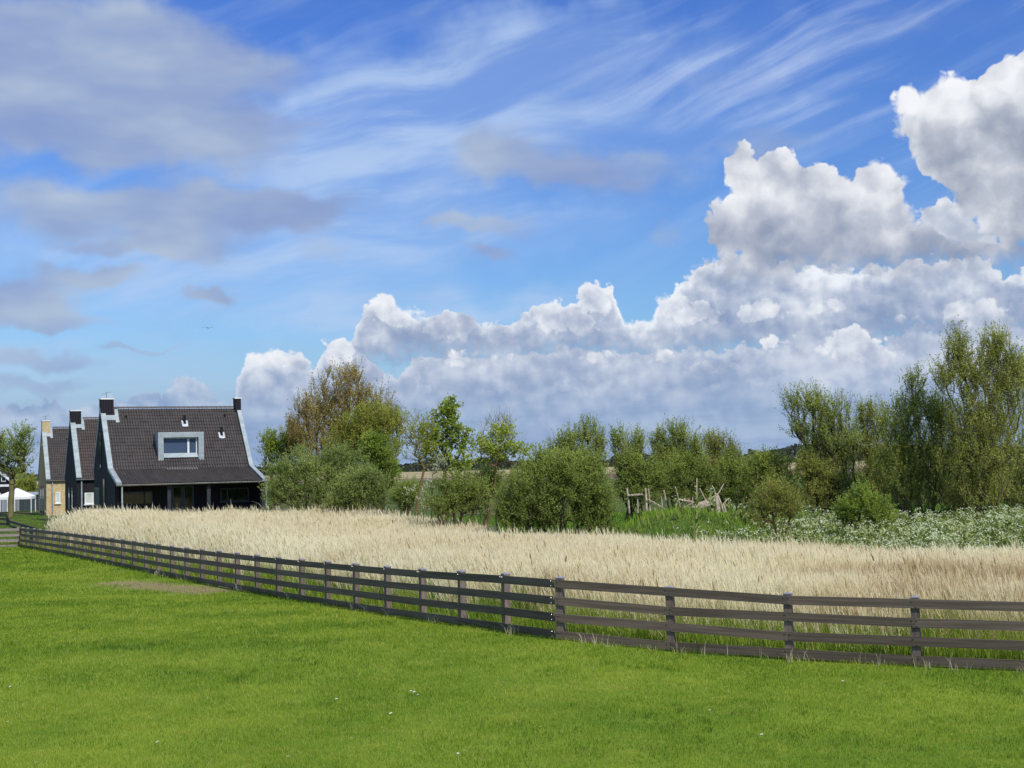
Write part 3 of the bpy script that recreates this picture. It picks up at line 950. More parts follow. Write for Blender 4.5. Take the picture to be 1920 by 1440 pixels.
for kk in range(9):                                   # each head: small flat florets in a shallow dome
    r = 0.10 * np.sqrt(rng.random(n)) * 1.25
    a = rng.random(n) * 2 * np.pi
    c = tip + np.stack([r * np.cos(a), r * np.sin(a), 0.02 - 2.5 * r * r + 0.07 * rng.random(n)], 1)
    rr = (0.013 + 0.013 * rng.random(n)) * np.where(rng.random(n) < 0.2, 0.0, 1.0)
    nrm = np.stack([rng.normal(0, 0.5, n), rng.normal(-0.5, 0.5, n), np.ones(n)], 1)
    nrm /= np.linalg.norm(nrm, axis=1)[:, None]
    e1 = np.cross(nrm, (0, 1, 0))
    e1 /= np.linalg.norm(e1, axis=1)[:, None]
    e2 = np.cross(nrm, e1)
    hexv = c[:, None, :] + rr[:, None, None] * (np.cos(ang)[None, :, None] * e1[:, None, :] + np.sin(ang)[None, :, None] * e2[:, None, :])
    k6 = np.arange(n) * 6
    fl.add(hexv.reshape(-1, 3), np.concatenate([np.stack([k6, k6 + 1, k6 + 2, k6 + 3], 1), np.stack([k6, k6 + 3, k6 + 4, k6 + 5], 1)]), tint=np.repeat(np.clip(rng.normal(0.55, 0.25, n), 0, 1), 6))
ro = tag(st.build('cow_parsley', tinted('parsley_leaf', [(0.0, (0.13, 0.18, 0.04)), (0.5, (0.32, 0.38, 0.115)), (1.0, (0.55, 0.58, 0.25))], 0.6, 0.35)), 'drift of flowering cow parsley between the reeds and the willows', 'wildflowers', kind='stuff')
tag(fl.build('flower_heads', tinted('parsley_flower', [(0.0, (0.30, 0.38, 0.17)), (0.5, (0.52, 0.58, 0.38)), (1.0, (0.74, 0.77, 0.62))], 0.8, 0.3), ro), kind='stuff')
print('parsley', n)
# ------------------------------------------------------------------ fences
def hexbolt(mb, c, nrm, r=0.014, m=1):
    c, nrm = np.asarray(c, float), np.asarray(nrm, float)
    mb.tube([c, c + nrm * 0.016], [r, r * 0.75], 6, m=m)


def rail_fence(name, label, start, dirv, nbay, step, side, first_long, mats, group=None, z_drop=0.0, bolts=True, post_w=0.13, shared_post=False):
    """Posts every `step` metres from `start`; four boards on the `side` normal, each two bays long with the joints staggered."""
    dirv = np.asarray(dirv, float)
    sidev = np.asarray(side, float)
    rz = math.atan2(dirv[1], dirv[0])
    root = thing(name, label, 'fence', (start[0], start[1], float(gz(*start))), rz, group)
    zoff = float(gz(*start))
    lat = 1.0 if (-math.sin(rz) * sidev[0] + math.cos(rz) * sidev[1]) > 0 else -1.0   # board side in local y
    loc = lambda s: (s, 0.0, float(gz(start[0] + dirv[0] * s, start[1] + dirv[1] * s)) - zoff)
    tops = (1.07, 0.77, 0.47, 0.17)
    # posts with metal caps
    pm = MB().box((0, 0, 0.30), (post_w, post_w, 1.57)).build('post', mats[1], root, fix=True)
    cm = MB()
    a = post_w / 2 + 0.006
    cv = np.array([[-a, -a, 1.086], [a, -a, 1.086], [a, a, 1.086], [-a, a, 1.086], [-a, -a, 1.102], [a, -a, 1.102], [a, a, 1.102], [-a, a, 1.102], [0, 0, 1.130]])
    cm.add(cv, [[0, 1, 5, 4], [1, 2, 6, 5], [2, 3, 7, 6], [3, 0, 4, 7], [3, 2, 1, 0]], [[4, 5, 8], [5, 6, 8], [6, 7, 8], [7, 4, 8]])
    cap = cm.build('post_cap', mats[2], pm, fix=True)
    for i in range(nbay + (0 if shared_post else 1)):
        if i:
            q = pm.copy()
            C.objects.link(q)
            q.parent = root
            qc = cap.copy()
            C.objects.link(qc)
            qc.parent = q
        else:
            q = pm
        q.location = loc(i * step + (step * nbay if shared_post and i == 0 else 0))
    # boards
    yb = lat * (post_w / 2 + 0.017)
    for r, zt in enumerate(tops):
        cuts = [0]
        k = 1 if (r + first_long) % 2 else 2
        while cuts[-1] < nbay:
            cuts.append(min(cuts[-1] + k, nbay))
            k = 2
        for c0, c1 in zip(cuts[:-1], cuts[1:]):
            s0, s1 = c0 * step + (0.003 if c0 else -post_w / 2), c1 * step - (0.003 if c1 < nbay else -post_w / 2)
            p0, p1 = np.array(loc(s0)), np.array(loc(s1))
            p0[2] += zt - 0.075
            p1[2] += zt - 0.075
            mbm = MB()
            L = float(np.linalg.norm(p1 - p0))
            j = np.random.default_rng(int(c0 * 7 + r * 131 + abs(start[0]) * 10))
            mbm.box((L / 2, 0, 0), (L, 0.030, 0.148 + j.normal(0, 0.002)))
            e = 0.0012
            mbm.box((0.002, 0, 0), (0.009, 0.027, 0.143), m=2)
            mbm.box((L - 0.002, 0, 0), (0.009, 0.027, 0.143), m=2)
            if bolts:
                for b in range(c0, c1 + 1):
                    sx = b * step - s0
                    if c0 < b < c1:
                        pts = [(sx - 0.035, 0.045), (sx + 0.035, -0.045)]
                    else:
                        d = 0.038 if b == c0 else -0.038
                        if b in (0, nbay):
                            d = 0.0
                        pts = [(sx + d, 0.045), (sx + d, -0.045)]
                    for bx, bz in pts:
                        hexbolt(mbm, (bx, lat * 0.0135, bz), (0, lat, 0))
            o = mbm.build('rail', [mats[0], M['bolt'], M['end']], root, fix=True)
            o.location = (p0[0], yb, p0[2])
            o.rotation_euler = (0, -math.atan2(p1[2] - p0[2], p1[0] - p0[0]), 0)
    return root


FM = (M['rail'], M['post'], M['cap'])
dl = (E0 - K0) / np.linalg.norm(E0 - K0)
nl = np.array([-0.882, -0.472])
GF = 'dark wooden fence around the lawn'
# the right run stands in the light, the long run recedes to the left with its boards in shade
rail_fence('rail_fence', 'short near run of brown plank fence nearest the camera, four sunlit rails with bolts', K0 + DR * 0.03, DR, 8, 2.06, (-0.413, -0.911), 0, FM, GF)
L31 = float(np.linalg.norm(E0 - K0)) - 0.1
rail_fence('rail_fence', 'long receding run of plank fence with dark shaded rails beside the lawn', K0 + dl * 0.095, dl, 31, L31 / 31, nl, 1, FM, GF, shared_post=True)
dw = (W0 - E0) / np.linalg.norm(W0 - E0)
rail_fence('rail_fence', 'pale grey plank fence at the far left end of the lawn', E0 + dw * 0.22, dw, 9, 2.0, (0.13, -0.99), 0, (M['grey_rail'], M['post'], M['cap']), GF, bolts=False)


def railing():
    pts_px = [(-60, 961), (13, 965), (19, 978), (40, 984), (66, 991)]
    Ds = [93, 90, 89.5, 86, 82]
    base = P(13, 1000, 90)
    root = thing('bridge_railing', 'dark footbridge railing with a dropped handrail behind the grey fence', 'railing', (base.x, base.y, float(gz(base.x, base.y))))
    o = np.array(root.location)
    top = np.array([P(px, py, D) for (px, py), D in zip(pts_px, Ds)]) - o
    for k in range(3):
        mb = MB()
        for i in range(len(top) - 1):
            a, b = top[i] - (0, 0, 0.30 * k), top[i + 1] - (0, 0, 0.30 * k)
            mb.bar(a, b + (b - a) / np.linalg.norm(b - a) * 0.02, 0.06, 0.14)
        mb.build('handrail' if k == 0 else 'rail', M['dark_rail'], root, fix=True)
    for i in (0, 1, 3, 4):
        p = top[i]
        gb = float(gz(p[0] + o[0], p[1] + o[1])) - o[2] - 0.1
        MB().span((p[0] - 0.06, p[1] + 0.04, gb), (p[0] + 0.06, p[1] + 0.16, p[2] - 0.02)).build('post', M['dark_rail'], root, fix=True)


railing()


# ------------------------------------------------------------------ houses
class House:
    def __init__(s, name, label, px, py, D, ang, group=None):
        q = P(px, py, D)
        s.a = R(ang)
        s.sd = Vector((math.cos(s.a), math.sin(s.a), 0))
        s.td = Vector((-math.sin(s.a), math.cos(s.a), 0))
        s.o = Vector((q.x, q.y, 0))
        s.root = thing(name, label, 'house', s.o, s.a, group)

    def hit(s, px, py, t):
        r = ray(px, py)
        p0 = s.o + s.td * t
        k = p0.dot(s.td) / r.dot(s.td)
        w = r * k
        return (w - p0).dot(s.sd), w.z

    def hit_gable(s, px, py, sx):
        """Point of the gable plane at distance sx along the front: (t, z)."""
        r = ray(px, py)
        p0 = s.o + s.sd * sx
        k = p0.dot(s.sd) / r.dot(s.sd)
        w = r * k
        return (w - p0).dot(s.td), w.z


def tiled(L0, L1, prof, pitch=0.15, row=0.27, seed=0):
    """Pan tiles over a broken roof slope: waves along the ridge, overlapping steps down the slope."""
    mb = MB()
    r = np.random.default_rng(seed)
    ncol = max(2, int(round((L1 - L0) / pitch)))
    per = 6
    ph = np.arange(ncol * per + 1) / per
    sx = L0 + (L1 - L0) * ph / ncol
    wave = 0.027 * np.sin(2 * np.pi * ph) + 0.010 * np.sin(4 * np.pi * ph + 0.8)
    for (t0, z0), (t1, z1) in zip(prof[:-1], prof[1:]):
        Ls = math.hypot(t1 - t0, z1 - z0)
        nr = max(2, int(round(Ls / row)))
        ut, uz = (t1 - t0) / Ls, (z1 - z0) / Ls
        nt, nz = -uz, ut
        rows = []
        for k in range(nr):
            for d, lift in ((k * Ls / nr - 0.012, 0.036), ((k + 1) * Ls / nr - 0.012, 0.012)):
                jit = r.normal(0, 0.002, ncol)[np.minimum((ph).astype(int), ncol - 1)] if lift > 0.03 else 0
                h = lift + wave + jit
                rows.append(np.stack([sx, t0 + ut * d + nt * h, z0 + uz * d + nz * h], 1))
        v = np.concatenate(rows)
        nc = len(sx)
        i = (np.arange(len(rows) - 1)[:, None] * nc + np.arange(nc - 1)).ravel()
        mb.add(v, np.stack([i, i + 1, i + nc + 1, i + nc], 1))
    return mb


def window(h, px0, py0, px1, py1, t, frame, pane, mullions=(), fw=0.07, sill=True, curtain=False):
    s0, z1 = h.hit(px0, py0, t)
    s1, z0 = h.hit(px1, py1, t)
    f = MB()
    for a, b in (((s0, z0), (s1, z0 + fw)), ((s0, z1 - fw), (s1, z1)), ((s0, z0 + fw), (s0 + fw, z1 - fw)), ((s1 - fw, z0 + fw), (s1, z1 - fw))):
        f.span((a[0], t - 0.05, a[1]), (b[0], t + 0.02, b[1]))
    for q in mullions:
        sm = s0 + (s1 - s0) * q
        f.span((sm - fw / 2, t - 0.045, z0 + fw), (sm + fw / 2, t + 0.015, z1 - fw))
    w = f.build('window', frame, h.root, fix=True)
    MB().span((s0 + fw * 0.8, t - 0.022, z0 + fw * 0.8), (s1 - fw * 0.8, t - 0.012, z1 - fw * 0.8)).build('pane', pane, w, fix=True)
    if sill:
        MB().span((s0 - 0.06, t - 0.12, z0 - 0.06), (s1 + 0.06, t + 0.02, z0 - 0.003)).build('sill', frame, w, fix=True)
    return w, (s0, s1, z0, z1)


def gable_wall(h, sx, th, prof, zb, mat):
    pts = [(sx, prof[0][0], zb)] + [(sx, t, z - 0.05) for t, z in prof] + [(sx, prof[-1][0], zb)]
    return MB().poly(pts, (th, 0, 0)).build('wall', mat, h.root, fix=True)


def verge(h, sx, w, prof, up=0.09, name='verge_trim'):
    mb = MB()
    for (t0, z0), (t1, z1) in zip(prof[:-1], prof[1:]):
        d = np.array([0, t1 - t0, z1 - z0])
        d = d / np.linalg.norm(d)
        n = np.array([0, -d[2], d[1]])
        a, b = np.array([sx, t0, z0]) + n * up / 2, np.array([sx, t1, z1]) + n * up / 2
        mb.bar(a - d * 0.0, b + d * 0.03, w, up + 0.08, up=n)
    return mb.build(name, M['zinc'], h.root, fix=True)


def chimney(h, s0, s1, t0, t1, z0, z1, mat, flash_prof=None, aerial=False):
    b = MB().span((s0, t0, z0), (s1, t1, z1)).build('chimney', mat, h.root, fix=True)
    MB().span((s0 - 0.03, t0 - 0.03, z1 + 0.002), (s1 + 0.03, t1 + 0.03, z1 + 0.075)).build('chimney_cap', M['white'], b, fix=True)
    if aerial:
        mb = MB()
        c = ((s0 + s1) / 2, (t0 + t1) / 2)
        mb.tube([(c[0], c[1], z1 + 0.07), (c[0], c[1], z1 + 0.46)], 0.018, 5)
        mb.tube([(c[0] - 0.30, c[1], z1 + 0.34), (c[0] + 0.26, c[1] + 0.1, z1 + 0.47)], 0.013, 4)
        for i in range(6):
            q = c[0] - 0.26 + i * 0.10
            zz = z1 + 0.345 + i * 0.023
            mb.tube([(q, c[1] - 0.16, zz), (q, c[1] + 0.16, zz)], 0.009, 3)
        mb.build('aerial', M['gutter'], b)
    return b


def ridge_tiles(h, L0, L1, t, z):
    mb = MB()
    n = int((L1 - L0) / 0.27)
    for i in range(n):
        a, b = L0 + (L1 - L0) * i / n, L0 + (L1 - L0) * (i + 1) / n + 0.03
        th = np.linspace(0.05, math.pi - 0.05, 7)
        r0, r1 = 0.10, 0.115
        ra = np.stack([np.full(7, a), t + np.cos(th) * r0, z + np.sin(th) * r0 + 0.01], 1)
        rb = np.stack([np.full(7, b), t + np.cos(th) * r1, z + np.sin(th) * r1 + 0.015], 1)
        mb.add(np.concatenate([ra, rb]), [[k, k + 1, 7 + k + 1, 7 + k] for k in range(6)])
        mb.add(np.concatenate([rb, [[b, t, z - 0.02]]]), None, [[k, k + 1, 7] for k in range(6)])
    return mb


def downpipe(h, s, t, ztop, zb, r=0.045):
    mb = MB().tube([(s, t, ztop), (s, t, zb)], r, 8)
    for z in (ztop - 0.9, ztop - 1.9):
        mb.tube([(s, t, z), (s, t, z + 0.05)], r * 1.3, 8)
    return mb.build('downpipe', M['zinc'], h.root, fix=True)


def gutter(h, L0, L1, t, z):
    th = np.linspace(math.pi, 2 * math.pi, 8)
    a = np.stack([np.full(8, L0), t + 0.075 * np.cos(th), z + 0.075 * np.sin(th)], 1)
    b = a + (L1 - L0, 0, 0)
    q = [[k, k + 1, 8 + k + 1, 8 + k] for k in range(7)]
    mb = MB().add(np.concatenate([a, b]), q)
    a2, b2 = a.copy(), b.copy()
    a2[:, 1] = t + 0.066 * np.cos(th)
    a2[:, 2] = z + 0.066 * np.sin(th)
    b2[:, 1:] = a2[:, 1:]
    mb.add(np.concatenate([a2, b2]), q)
    for e in (a, b):
        mb.add(np.concatenate([e, [e[[0, -1]].mean(0)]]), None, [[k, k + 1, 8] for k in range(7)])
    mb.tube([a[0] + (0, 0, 0.003), b[0] + (0, 0, 0.003)], 0.011, 6)
    return mb.build('gutter', M['gutter'], h.root)


ANG = 24.0


def black_house():
    h = House('house', 'nearest black timber house with porch roof, dormer and two dark chimneys', 218, 909, 76, ANG)
    L = h.hit(500.5, 893, 0)[0]
    ZB = -4.3
    prof = [(0, -0.72), (3.3, 0.09), (6.5, 3.70), (9.7, 0.09)]
    full = prof + [(9.75, -0.2)]
    # roof planes
    rf = tiled(0.30, L - 0.28, prof[:3]).build('roof', M['tile'], h.root)
    back = MB()
    back.bar((L / 2, 6.5, 3.66), (L / 2, 9.75, 0.0), L - 0.1, 0.12, up=(0, 0.75, 0.66))
    back.build('rear_slope', M['tile'], rf, fix=True)
    slab = MB()
    for (t0, z0), (t1, z1) in zip(prof[:2], prof[1:3]):
        slab.poly([(0.02, t0 + 0.05, z0 - 0.10), (L - 0.02, t0 + 0.05, z0 - 0.10), (L - 0.02, t1, z1 - 0.13), (0.02, t1, z1 - 0.13)], (0, 0, 0.06))
    slab.build('roof_deck', M['black_boards'], rf, fix=True)
    ridge_tiles(h, 0.80, L - 0.38, 6.5, 3.73).build('ridge', M['tile'], rf)
    for sx, w in ((0.15, 0.28), (L - 0.13, 0.24)):
        verge(h, sx, w, prof[:3])
        verge(h, sx, w, [(6.5, 3.70), (9.7, 0.09)])
    # walls: gables, recessed porch front, back
    gp = [(0.75, -0.54), (3.3, 0.09), (6.5, 3.70), (9.6, 0.15)]
    gable_wall(h, 0.04, 0.22, gp, ZB, M['black_boards'])
    gable_wall(h, L - 0.26, 0.22, gp, ZB, M['black_boards'])
    MB().span((0.26, 2.2, ZB), (L - 0.26, 2.4, -0.36)).build('wall', M['black_boards'], h.root, fix=True)
    MB().span((0.26, 9.38, ZB), (L - 0.26, 9.58, 0.12)).build('wall', M['black_boards'], h.root, fix=True)
    MB().span((0.0, 0.4, ZB - 0.1), (L, 2.2, -3.22)).build('porch_floor', M['gutter'], h.root, fix=True)
    # narrow gable windows and side door
    for (p0, p1) in (((186.5, 812), (190.5, 878)), ((193, 897), (197.5, 945))):
        (t0, z1), (t1, z0) = h.hit_gable(p0[0], p0[1], 0.04), h.hit_gable(p1[0], p1[1], 0.04)
        a, b = min(t0, t1), max(t0, t1)
        w = MB()
        w.span((0.0, a, z0), (0.035, a + 0.06, z1)).span((0.0, b - 0.06, z0), (0.035, b, z1)).span((0.0, a + 0.06, z1 - 0.06), (0.035, b - 0.06, z1)).span((0.0, a + 0.06, z0), (0.035, b - 0.06, z0 + 0.06))
        wo = w.build('window', M['dark_frame'], h.root, fix=True)
        MB().span((0.015, a + 0.05, z0 + 0.05), (0.030, b - 0.05, z1 - 0.05)).build('pane', M['glass'], wo, fix=True)
    (t0, z1), (t1, z0) = h.hit_gable(178, 914, 0.04), h.hit_gable(187, 957, 0.04)
    a, b = min(t0, t1), max(t0, t1)
    d = MB().span((-0.01, a, z0 - 0.5), (0.035, a + 0.12, z1)).span((-0.01, b - 0.12, z0 - 0.5), (0.035, b, z1)).span((-0.01, a + 0.12, z1 - 0.12), (0.035, b - 0.12, z1)).build('door', mottled('door_frame', (0.16, 0.16, 0.11), (0.22, 0.22, 0.16), 3), h.root, fix=True)
    MB().span((0.012, a + 0.1, z0 - 0.5), (0.028, b - 0.1, z1 - 0.1)).build('door_panel', M['dark_frame'], d, fix=True)
    # porch posts
    for px in (317, 391):
        s, z = h.hit(px, 940, 0.25)
        MB().span((s - 0.10, 0.15, -3.22), (s + 0.10, 0.35, -0.72)).build('porch_post', M['dark_frame'], h.root, fix=True)
    s_, _ = h.hit(499, 940, 0.25)
    MB().span((L - 0.28, 0.15, -3.22), (L - 0.10, 0.33, -0.72)).build('porch_post', M['dark_frame'], h.root, fix=True)
    # windows and glazed doors under the porch
    window(h, 228, 921.5, 287, 946, 2.2, M['dark_frame'], M['glass'], (0.72,), 0.07)
    window(h, 412.7, 915, 466.7, 939, 2.2, M['grey_frame'], M['glass'], (0.25,), 0.075)
    (s0, z1), (s1, _) = h.hit(321, 911, 2.2), h.hit(363, 911, 2.2)
    for a, b, hs in ((s0, (s0 + s1) / 2, 0.75), ((s0 + s1) / 2, s1, 0.9)):
        f = MB().span((a, 2.10, -3.22), (a + 0.12, 2.24, z1)).span((b - 0.12, 2.10, -3.22), (b, 2.24, z1)).span((a + 0.12, 2.10, z1 - 0.10), (b - 0.12, 2.24, z1)).span((a + 0.12, 2.10, -3.22), (b - 0.12, 2.24, -2.98))
        dr = f.build('door', M['grey_frame'], h.root, fix=True)
        MB().span((a + 0.1, 2.15, -3.0), (b - 0.1, 2.17, z1 - 0.08)).build('pane', M['glass'], dr, fix=True)
        MB().tube([(b - 0.06, 2.05, -2.25), (b - 0.06, 2.05, -2.10)], 0.02, 6).build('handle', M['zinc'], dr)
    # gutter and pipes
    gutter(h, 0.0, L - 0.02, -0.075, -0.74)
    downpipe(h, 0.30, -0.02, -0.80, ZB)
    downpipe(h, L + 0.02, 0.30, -0.85, ZB)
    # chimneys with flashings
    s0 = 0.03
    (_, zt) = h.hit(196, 749, 6.1)
    ch = chimney(h, s0, s0 + 0.72, 6.1, 6.9, 2.9, zt, M['black_boards'], aerial=True)
    zn = lambda t: 0.09 + (t - 3.3) * (3.61 / 3.2)
    fl = MB()
    fl.bar((0.56, 5.84, zn(5.84) + 0.075), (0.56, 6.10, zn(6.10) + 0.075), 0.72, 0.03, up=(0, -0.75, 0.66))
    fl.bar((0.92, 5.72, zn(5.72) + 0.06), (0.92, 6.5, zn(6.5) + 0.06), 0.20, 0.05, up=(0, -0.75, 0.66))
    fl.build('flashing', M['zinc'], ch, fix=True)
    (_, zt2) = h.hit(462, 747.5, 6.25)
    chimney(h, L - 0.37, L - 0.01, 6.22, 6.78, 2.9, zt2, M['black_boards'])
    # dormer: zinc surround, window set back inside it
    td = 3.72
    (s0, z1), (s1, z0) = h.hit(296.3, 810.5, td), h.hit(382.7, 862.5, td)
    fw = 0.31
    bt = 3.3 + (z1 - 0.09) / 1.128 + 0.15
    d = MB()
    d.span((s0, td, z0 - 0.10), (s0 + fw, td + 0.42, z1 - fw)).span((s1 - fw, td, z0 - 0.10), (s1, td + 0.42, z1 - fw)).span((s0, td, z1 - fw), (s1, td + 0.42, z1))
    d.span((s0 + 0.003, td + 0.42, z0 - 0.10), (s0 + 0.10, bt, z1 - 0.003)).span((s1 - 0.10, td + 0.42, z0 - 0.10), (s1 - 0.003, bt, z1 - 0.003))
    d.span((s0 + 0.10, td + 0.42, z1 - 0.12), (s1 - 0.10, bt, z1 - 0.003))
    dm = d.build('dormer', M['zinc'], h.root, fix=True)
    wz0, wz1, ws0, ws1 = z0 + 0.33, z1 - fw, s0 + fw, s1 - fw
    f = MB()
    tw = td + 0.26
    f.span((ws0, tw, wz0), (ws1, tw + 0.08, wz0 + 0.10))
    f.span((ws1 - 0.30 * (ws1 - ws0), tw - 0.02, wz0 + 0.10), (ws1 - 0.30 * (ws1 - ws0) + 0.11, tw + 0.06, wz1 - 0.06))
    f.span((ws1 - 0.11, tw - 0.02, wz0 + 0.10), (ws1 - 0.02, tw + 0.06, wz1 - 0.06))
    f.span((ws0, tw + 0.005, wz1 - 0.06), (ws1, tw + 0.075, wz1))
    f.span((ws0, tw + 0.005, wz0 + 0.10), (ws0 + 0.05, tw + 0.075, wz1 - 0.06))
    wf = f.build('window', M['white'], dm, fix=True)
    pn = MB().span((ws0 + 0.02, tw + 0.03, wz0 + 0.06), (ws1 - 0.02, tw + 0.045, wz1 - 0.02)).build('pane', M['painted_sky_glass'], dm, fix=True)
    ap = MB()                                           # lead apron dressed over the tiles below the sill
    ap.bar(((ws0 + ws1) / 2, td + 0.04, zn(td + 0.04) + 0.125), ((ws0 + ws1) / 2, tw - 0.012, max(wz0 - 0.01, zn(tw) + 0.13)), ws1 - ws0 + 0.04, 0.03, up=(0, -0.75, 0.66))
    ap.build('apron', M['zinc'], dm, fix=True)
    # soil pipes through the roof, each in a flashing collar
    for px, py in ((346.5, 794), (415.6, 816)):
        best = min(np.linspace(3.4, 6.4, 200), key=lambda t: abs(h.hit(px, py, t)[1] - zn(t) - 0.06))
        s, z = h.hit(px, py, best)
        t = best
        cb = MB()
        up = (0, -0.75, 0.66)
        cb.bar((s - 0.13, t - 0.18, zn(t - 0.18) + 0.085), (s - 0.13, t + 0.14, zn(t + 0.14) + 0.085), 0.10, 0.03, up=up)
        cb.bar((s + 0.13, t - 0.18, zn(t - 0.18) + 0.085), (s + 0.13, t + 0.14, zn(t + 0.14) + 0.085), 0.10, 0.03, up=up)
        cb.bar((s, t - 0.20, zn(t - 0.20) + 0.087), (s, t - 0.06, zn(t - 0.06) + 0.087), 0.20, 0.03, up=up)
        vp = MB().tube([(s, t, zn(t) - 0.1), (s, t, zn(t) + 0.46), (s, t, zn(t) + 0.47), (s, t, zn(t) + 0.55)], [0.07, 0.07, 0.095, 0.095], 10).build('vent_pipe', M['pipe_black'], h.root, fix=True)
        cb.build('vent_flashing', M['lead'], vp, fix=True)
    for px, py in ((236, 780), (421, 778)):              # small ridge vents
        best = min(np.linspace(3.4, 6.4, 200), key=lambda t: abs(h.hit(px, py, t)[1] - zn(t) - 0.06))
        s, z = h.hit(px, py, best)
        MB().tube([(s, best - 0.06, zn(best) + 0.02), (s, best - 0.09, zn(best) + 0.10)], [0.075, 0.05], 8).build('ridge_vent', M['pipe_black'], h.root, fix=True)
    # weathered flashing strip at the break of slope
    s0, _ = h.hit(312, 884, 3.1)
    s1, _ = h.hit(372, 883, 3.1)
    fs = MB()
    nn = 13
    for i in range(nn):
        a = s0 + (s1 - s0) * i / nn
        zz = -0.72 + 0.81 / 3.3 * 3.02
        fs.bar((a + 0.05, 2.84, zz - 0.05 + 0.066), (a + 0.05, 3.22, zz + 0.049 + 0.066), 0.07, 0.02)
    fs.build('slope_flashing', M['gutter'], h.root, fix=True)


def plain_house(name, label, px, py, D, prof, ZB, wall, tile, chim_px, pipe_s, win, aerial, brick_ch):
    h = House(name, label, px, py, D, ANG)
    L = 8.6
    tr, zr = prof[1]
    rf = tiled(0.34, L - 0.3, prof[:2]).build('roof', tile, h.root)
    k = (zr - prof[0][1]) / tr
    nrm = np.array([0, 1, 1 / k])
    MB().bar((L / 2, tr, zr - 0.04), (L / 2, prof[2][0] + 0.05, prof[2][1] - 0.05), L - 0.1, 0.12, up=nrm / np.linalg.norm(nrm)).build('rear_slope', tile, rf, fix=True)
    MB().poly([(0.02, 0.02, prof[0][1] - 0.06), (L - 0.02, 0.02, prof[0][1] - 0.06), (L - 0.02, tr, zr - 0.13), (0.02, tr, zr - 0.13)], (0, 0, 0.05)).build('roof_deck', M['black_boards'], rf, fix=True)
    ridge_tiles(h, 0.85, L - 0.4, tr, zr + 0.03).build('ridge', tile, rf)
    for sx, w in ((0.17, 0.33), (L - 0.15, 0.3)):
        verge(h, sx, w, prof[:2])
        verge(h, sx, w, prof[1:3])
    gp = [(0.12, prof[0][1]), (tr, zr), (prof[2][0] - 0.12, prof[2][1])]
    gable_wall(h, 0.04, 0.25, gp, ZB, wall)
    gable_wall(h, L - 0.28, 0.25, gp, ZB, wall)
    MB().span((0.29, 0.14, ZB), (L - 0.28, 0.36, prof[0][1] - 0.07)).build('wall', wall, h.root, fix=True)
    MB().span((0.29, prof[2][0] - 0.36, ZB), (L - 0.28, prof[2][0] - 0.14, prof[2][1] - 0.07)).build('wall', wall, h.root, fix=True)
    gutter(h, 0.0, L, -0.02, prof[0][1] - 0.03)
    downpipe(h, pipe_s, 0.06, prof[0][1] - 0.1, ZB)
    (_, zt) = h.hit(chim_px[0], chim_px[1], tr - 0.35)
    ch = chimney(h, 0.03, 0.03 + chim_px[2], tr - 0.38, tr + 0.38, zr - 0.7, zt, M['yellow_brick'] if brick_ch else M['black_boards'], aerial=aerial)
    fl = MB()
    zf = lambda t: prof[0][1] + k * t
    up = (0, -k / math.hypot(k, 1), 1 / math.hypot(k, 1))
    fl.bar((0.10 + chim_px[2] / 2, tr - 0.60, zf(tr - 0.60) + 0.075), (0.10 + chim_px[2] / 2, tr - 0.38, zf(tr - 0.38) + 0.075), chim_px[2], 0.03, up=up)
    fl.bar((chim_px[2] + 0.13, tr - 0.70, zf(tr - 0.70) + 0.06), (chim_px[2] + 0.13, tr, zf(tr) + 0.06), 0.2, 0.05, up=up)
    fl.build('flashing', M['zinc'], ch, fix=True)
    window(h, *win, 0.14, M['white'], M['curtain'], (), 0.08)
    # tall dark windows in the gable
    for p0, p1 in ((0.30, 0.42), (0.56, 0.68)):
        a, b = prof[2][0] * p0, prof[2][0] * p1
        w = MB().span((0.0, a, -3.2), (0.035, a + 0.07, -1.0)).span((0.0, b - 0.07, -3.2), (0.035, b, -1.0)).span((0.0, a + 0.07, -1.07), (0.035, b - 0.07, -1.0)).build('window', M['dark_frame'], h.root, fix=True)
        MB().span((0.012, a + 0.06, -3.2), (0.03, b - 0.06, -1.06)).build('pane', M['glass'], w, fix=True)
    best = 0.78 * tr
    s, z = h.hit(*win[4:6], best) if len(win) > 5 else (1.9, 0)
    MB().tube([(1.9, best - 0.06, zf(best) + 0.02), (1.9, best - 0.10, zf(best) + 0.11)], [0.08, 0.05], 8).build('ridge_vent', M['pipe_black'], h.root, fix=True)
    return h


black_house()
plain_house('house', 'middle black timber house behind the nearest one, with a brown tiled roof', 143, 898.5, 91, [(0, -0.42), (3.55, 3.62), (7.1, -0.42)], -4.2, M['black_boards'], M['tile_brown'], (133, 771, 0.68), 0.34, (158.5, 924, 175.5, 945), False, False)
plain_house('house', 'farthest house in yellow brick with a yellow brick chimney', 86, 901.5, 108, [(0, -0.55), (3.4, 3.58), (6.8, -0.55)], -4.2, M['yellow_brick'], M['tile'], (79, 790, 0.58), 0.5, (103.5, 922.5, 113, 943.5), True, True)


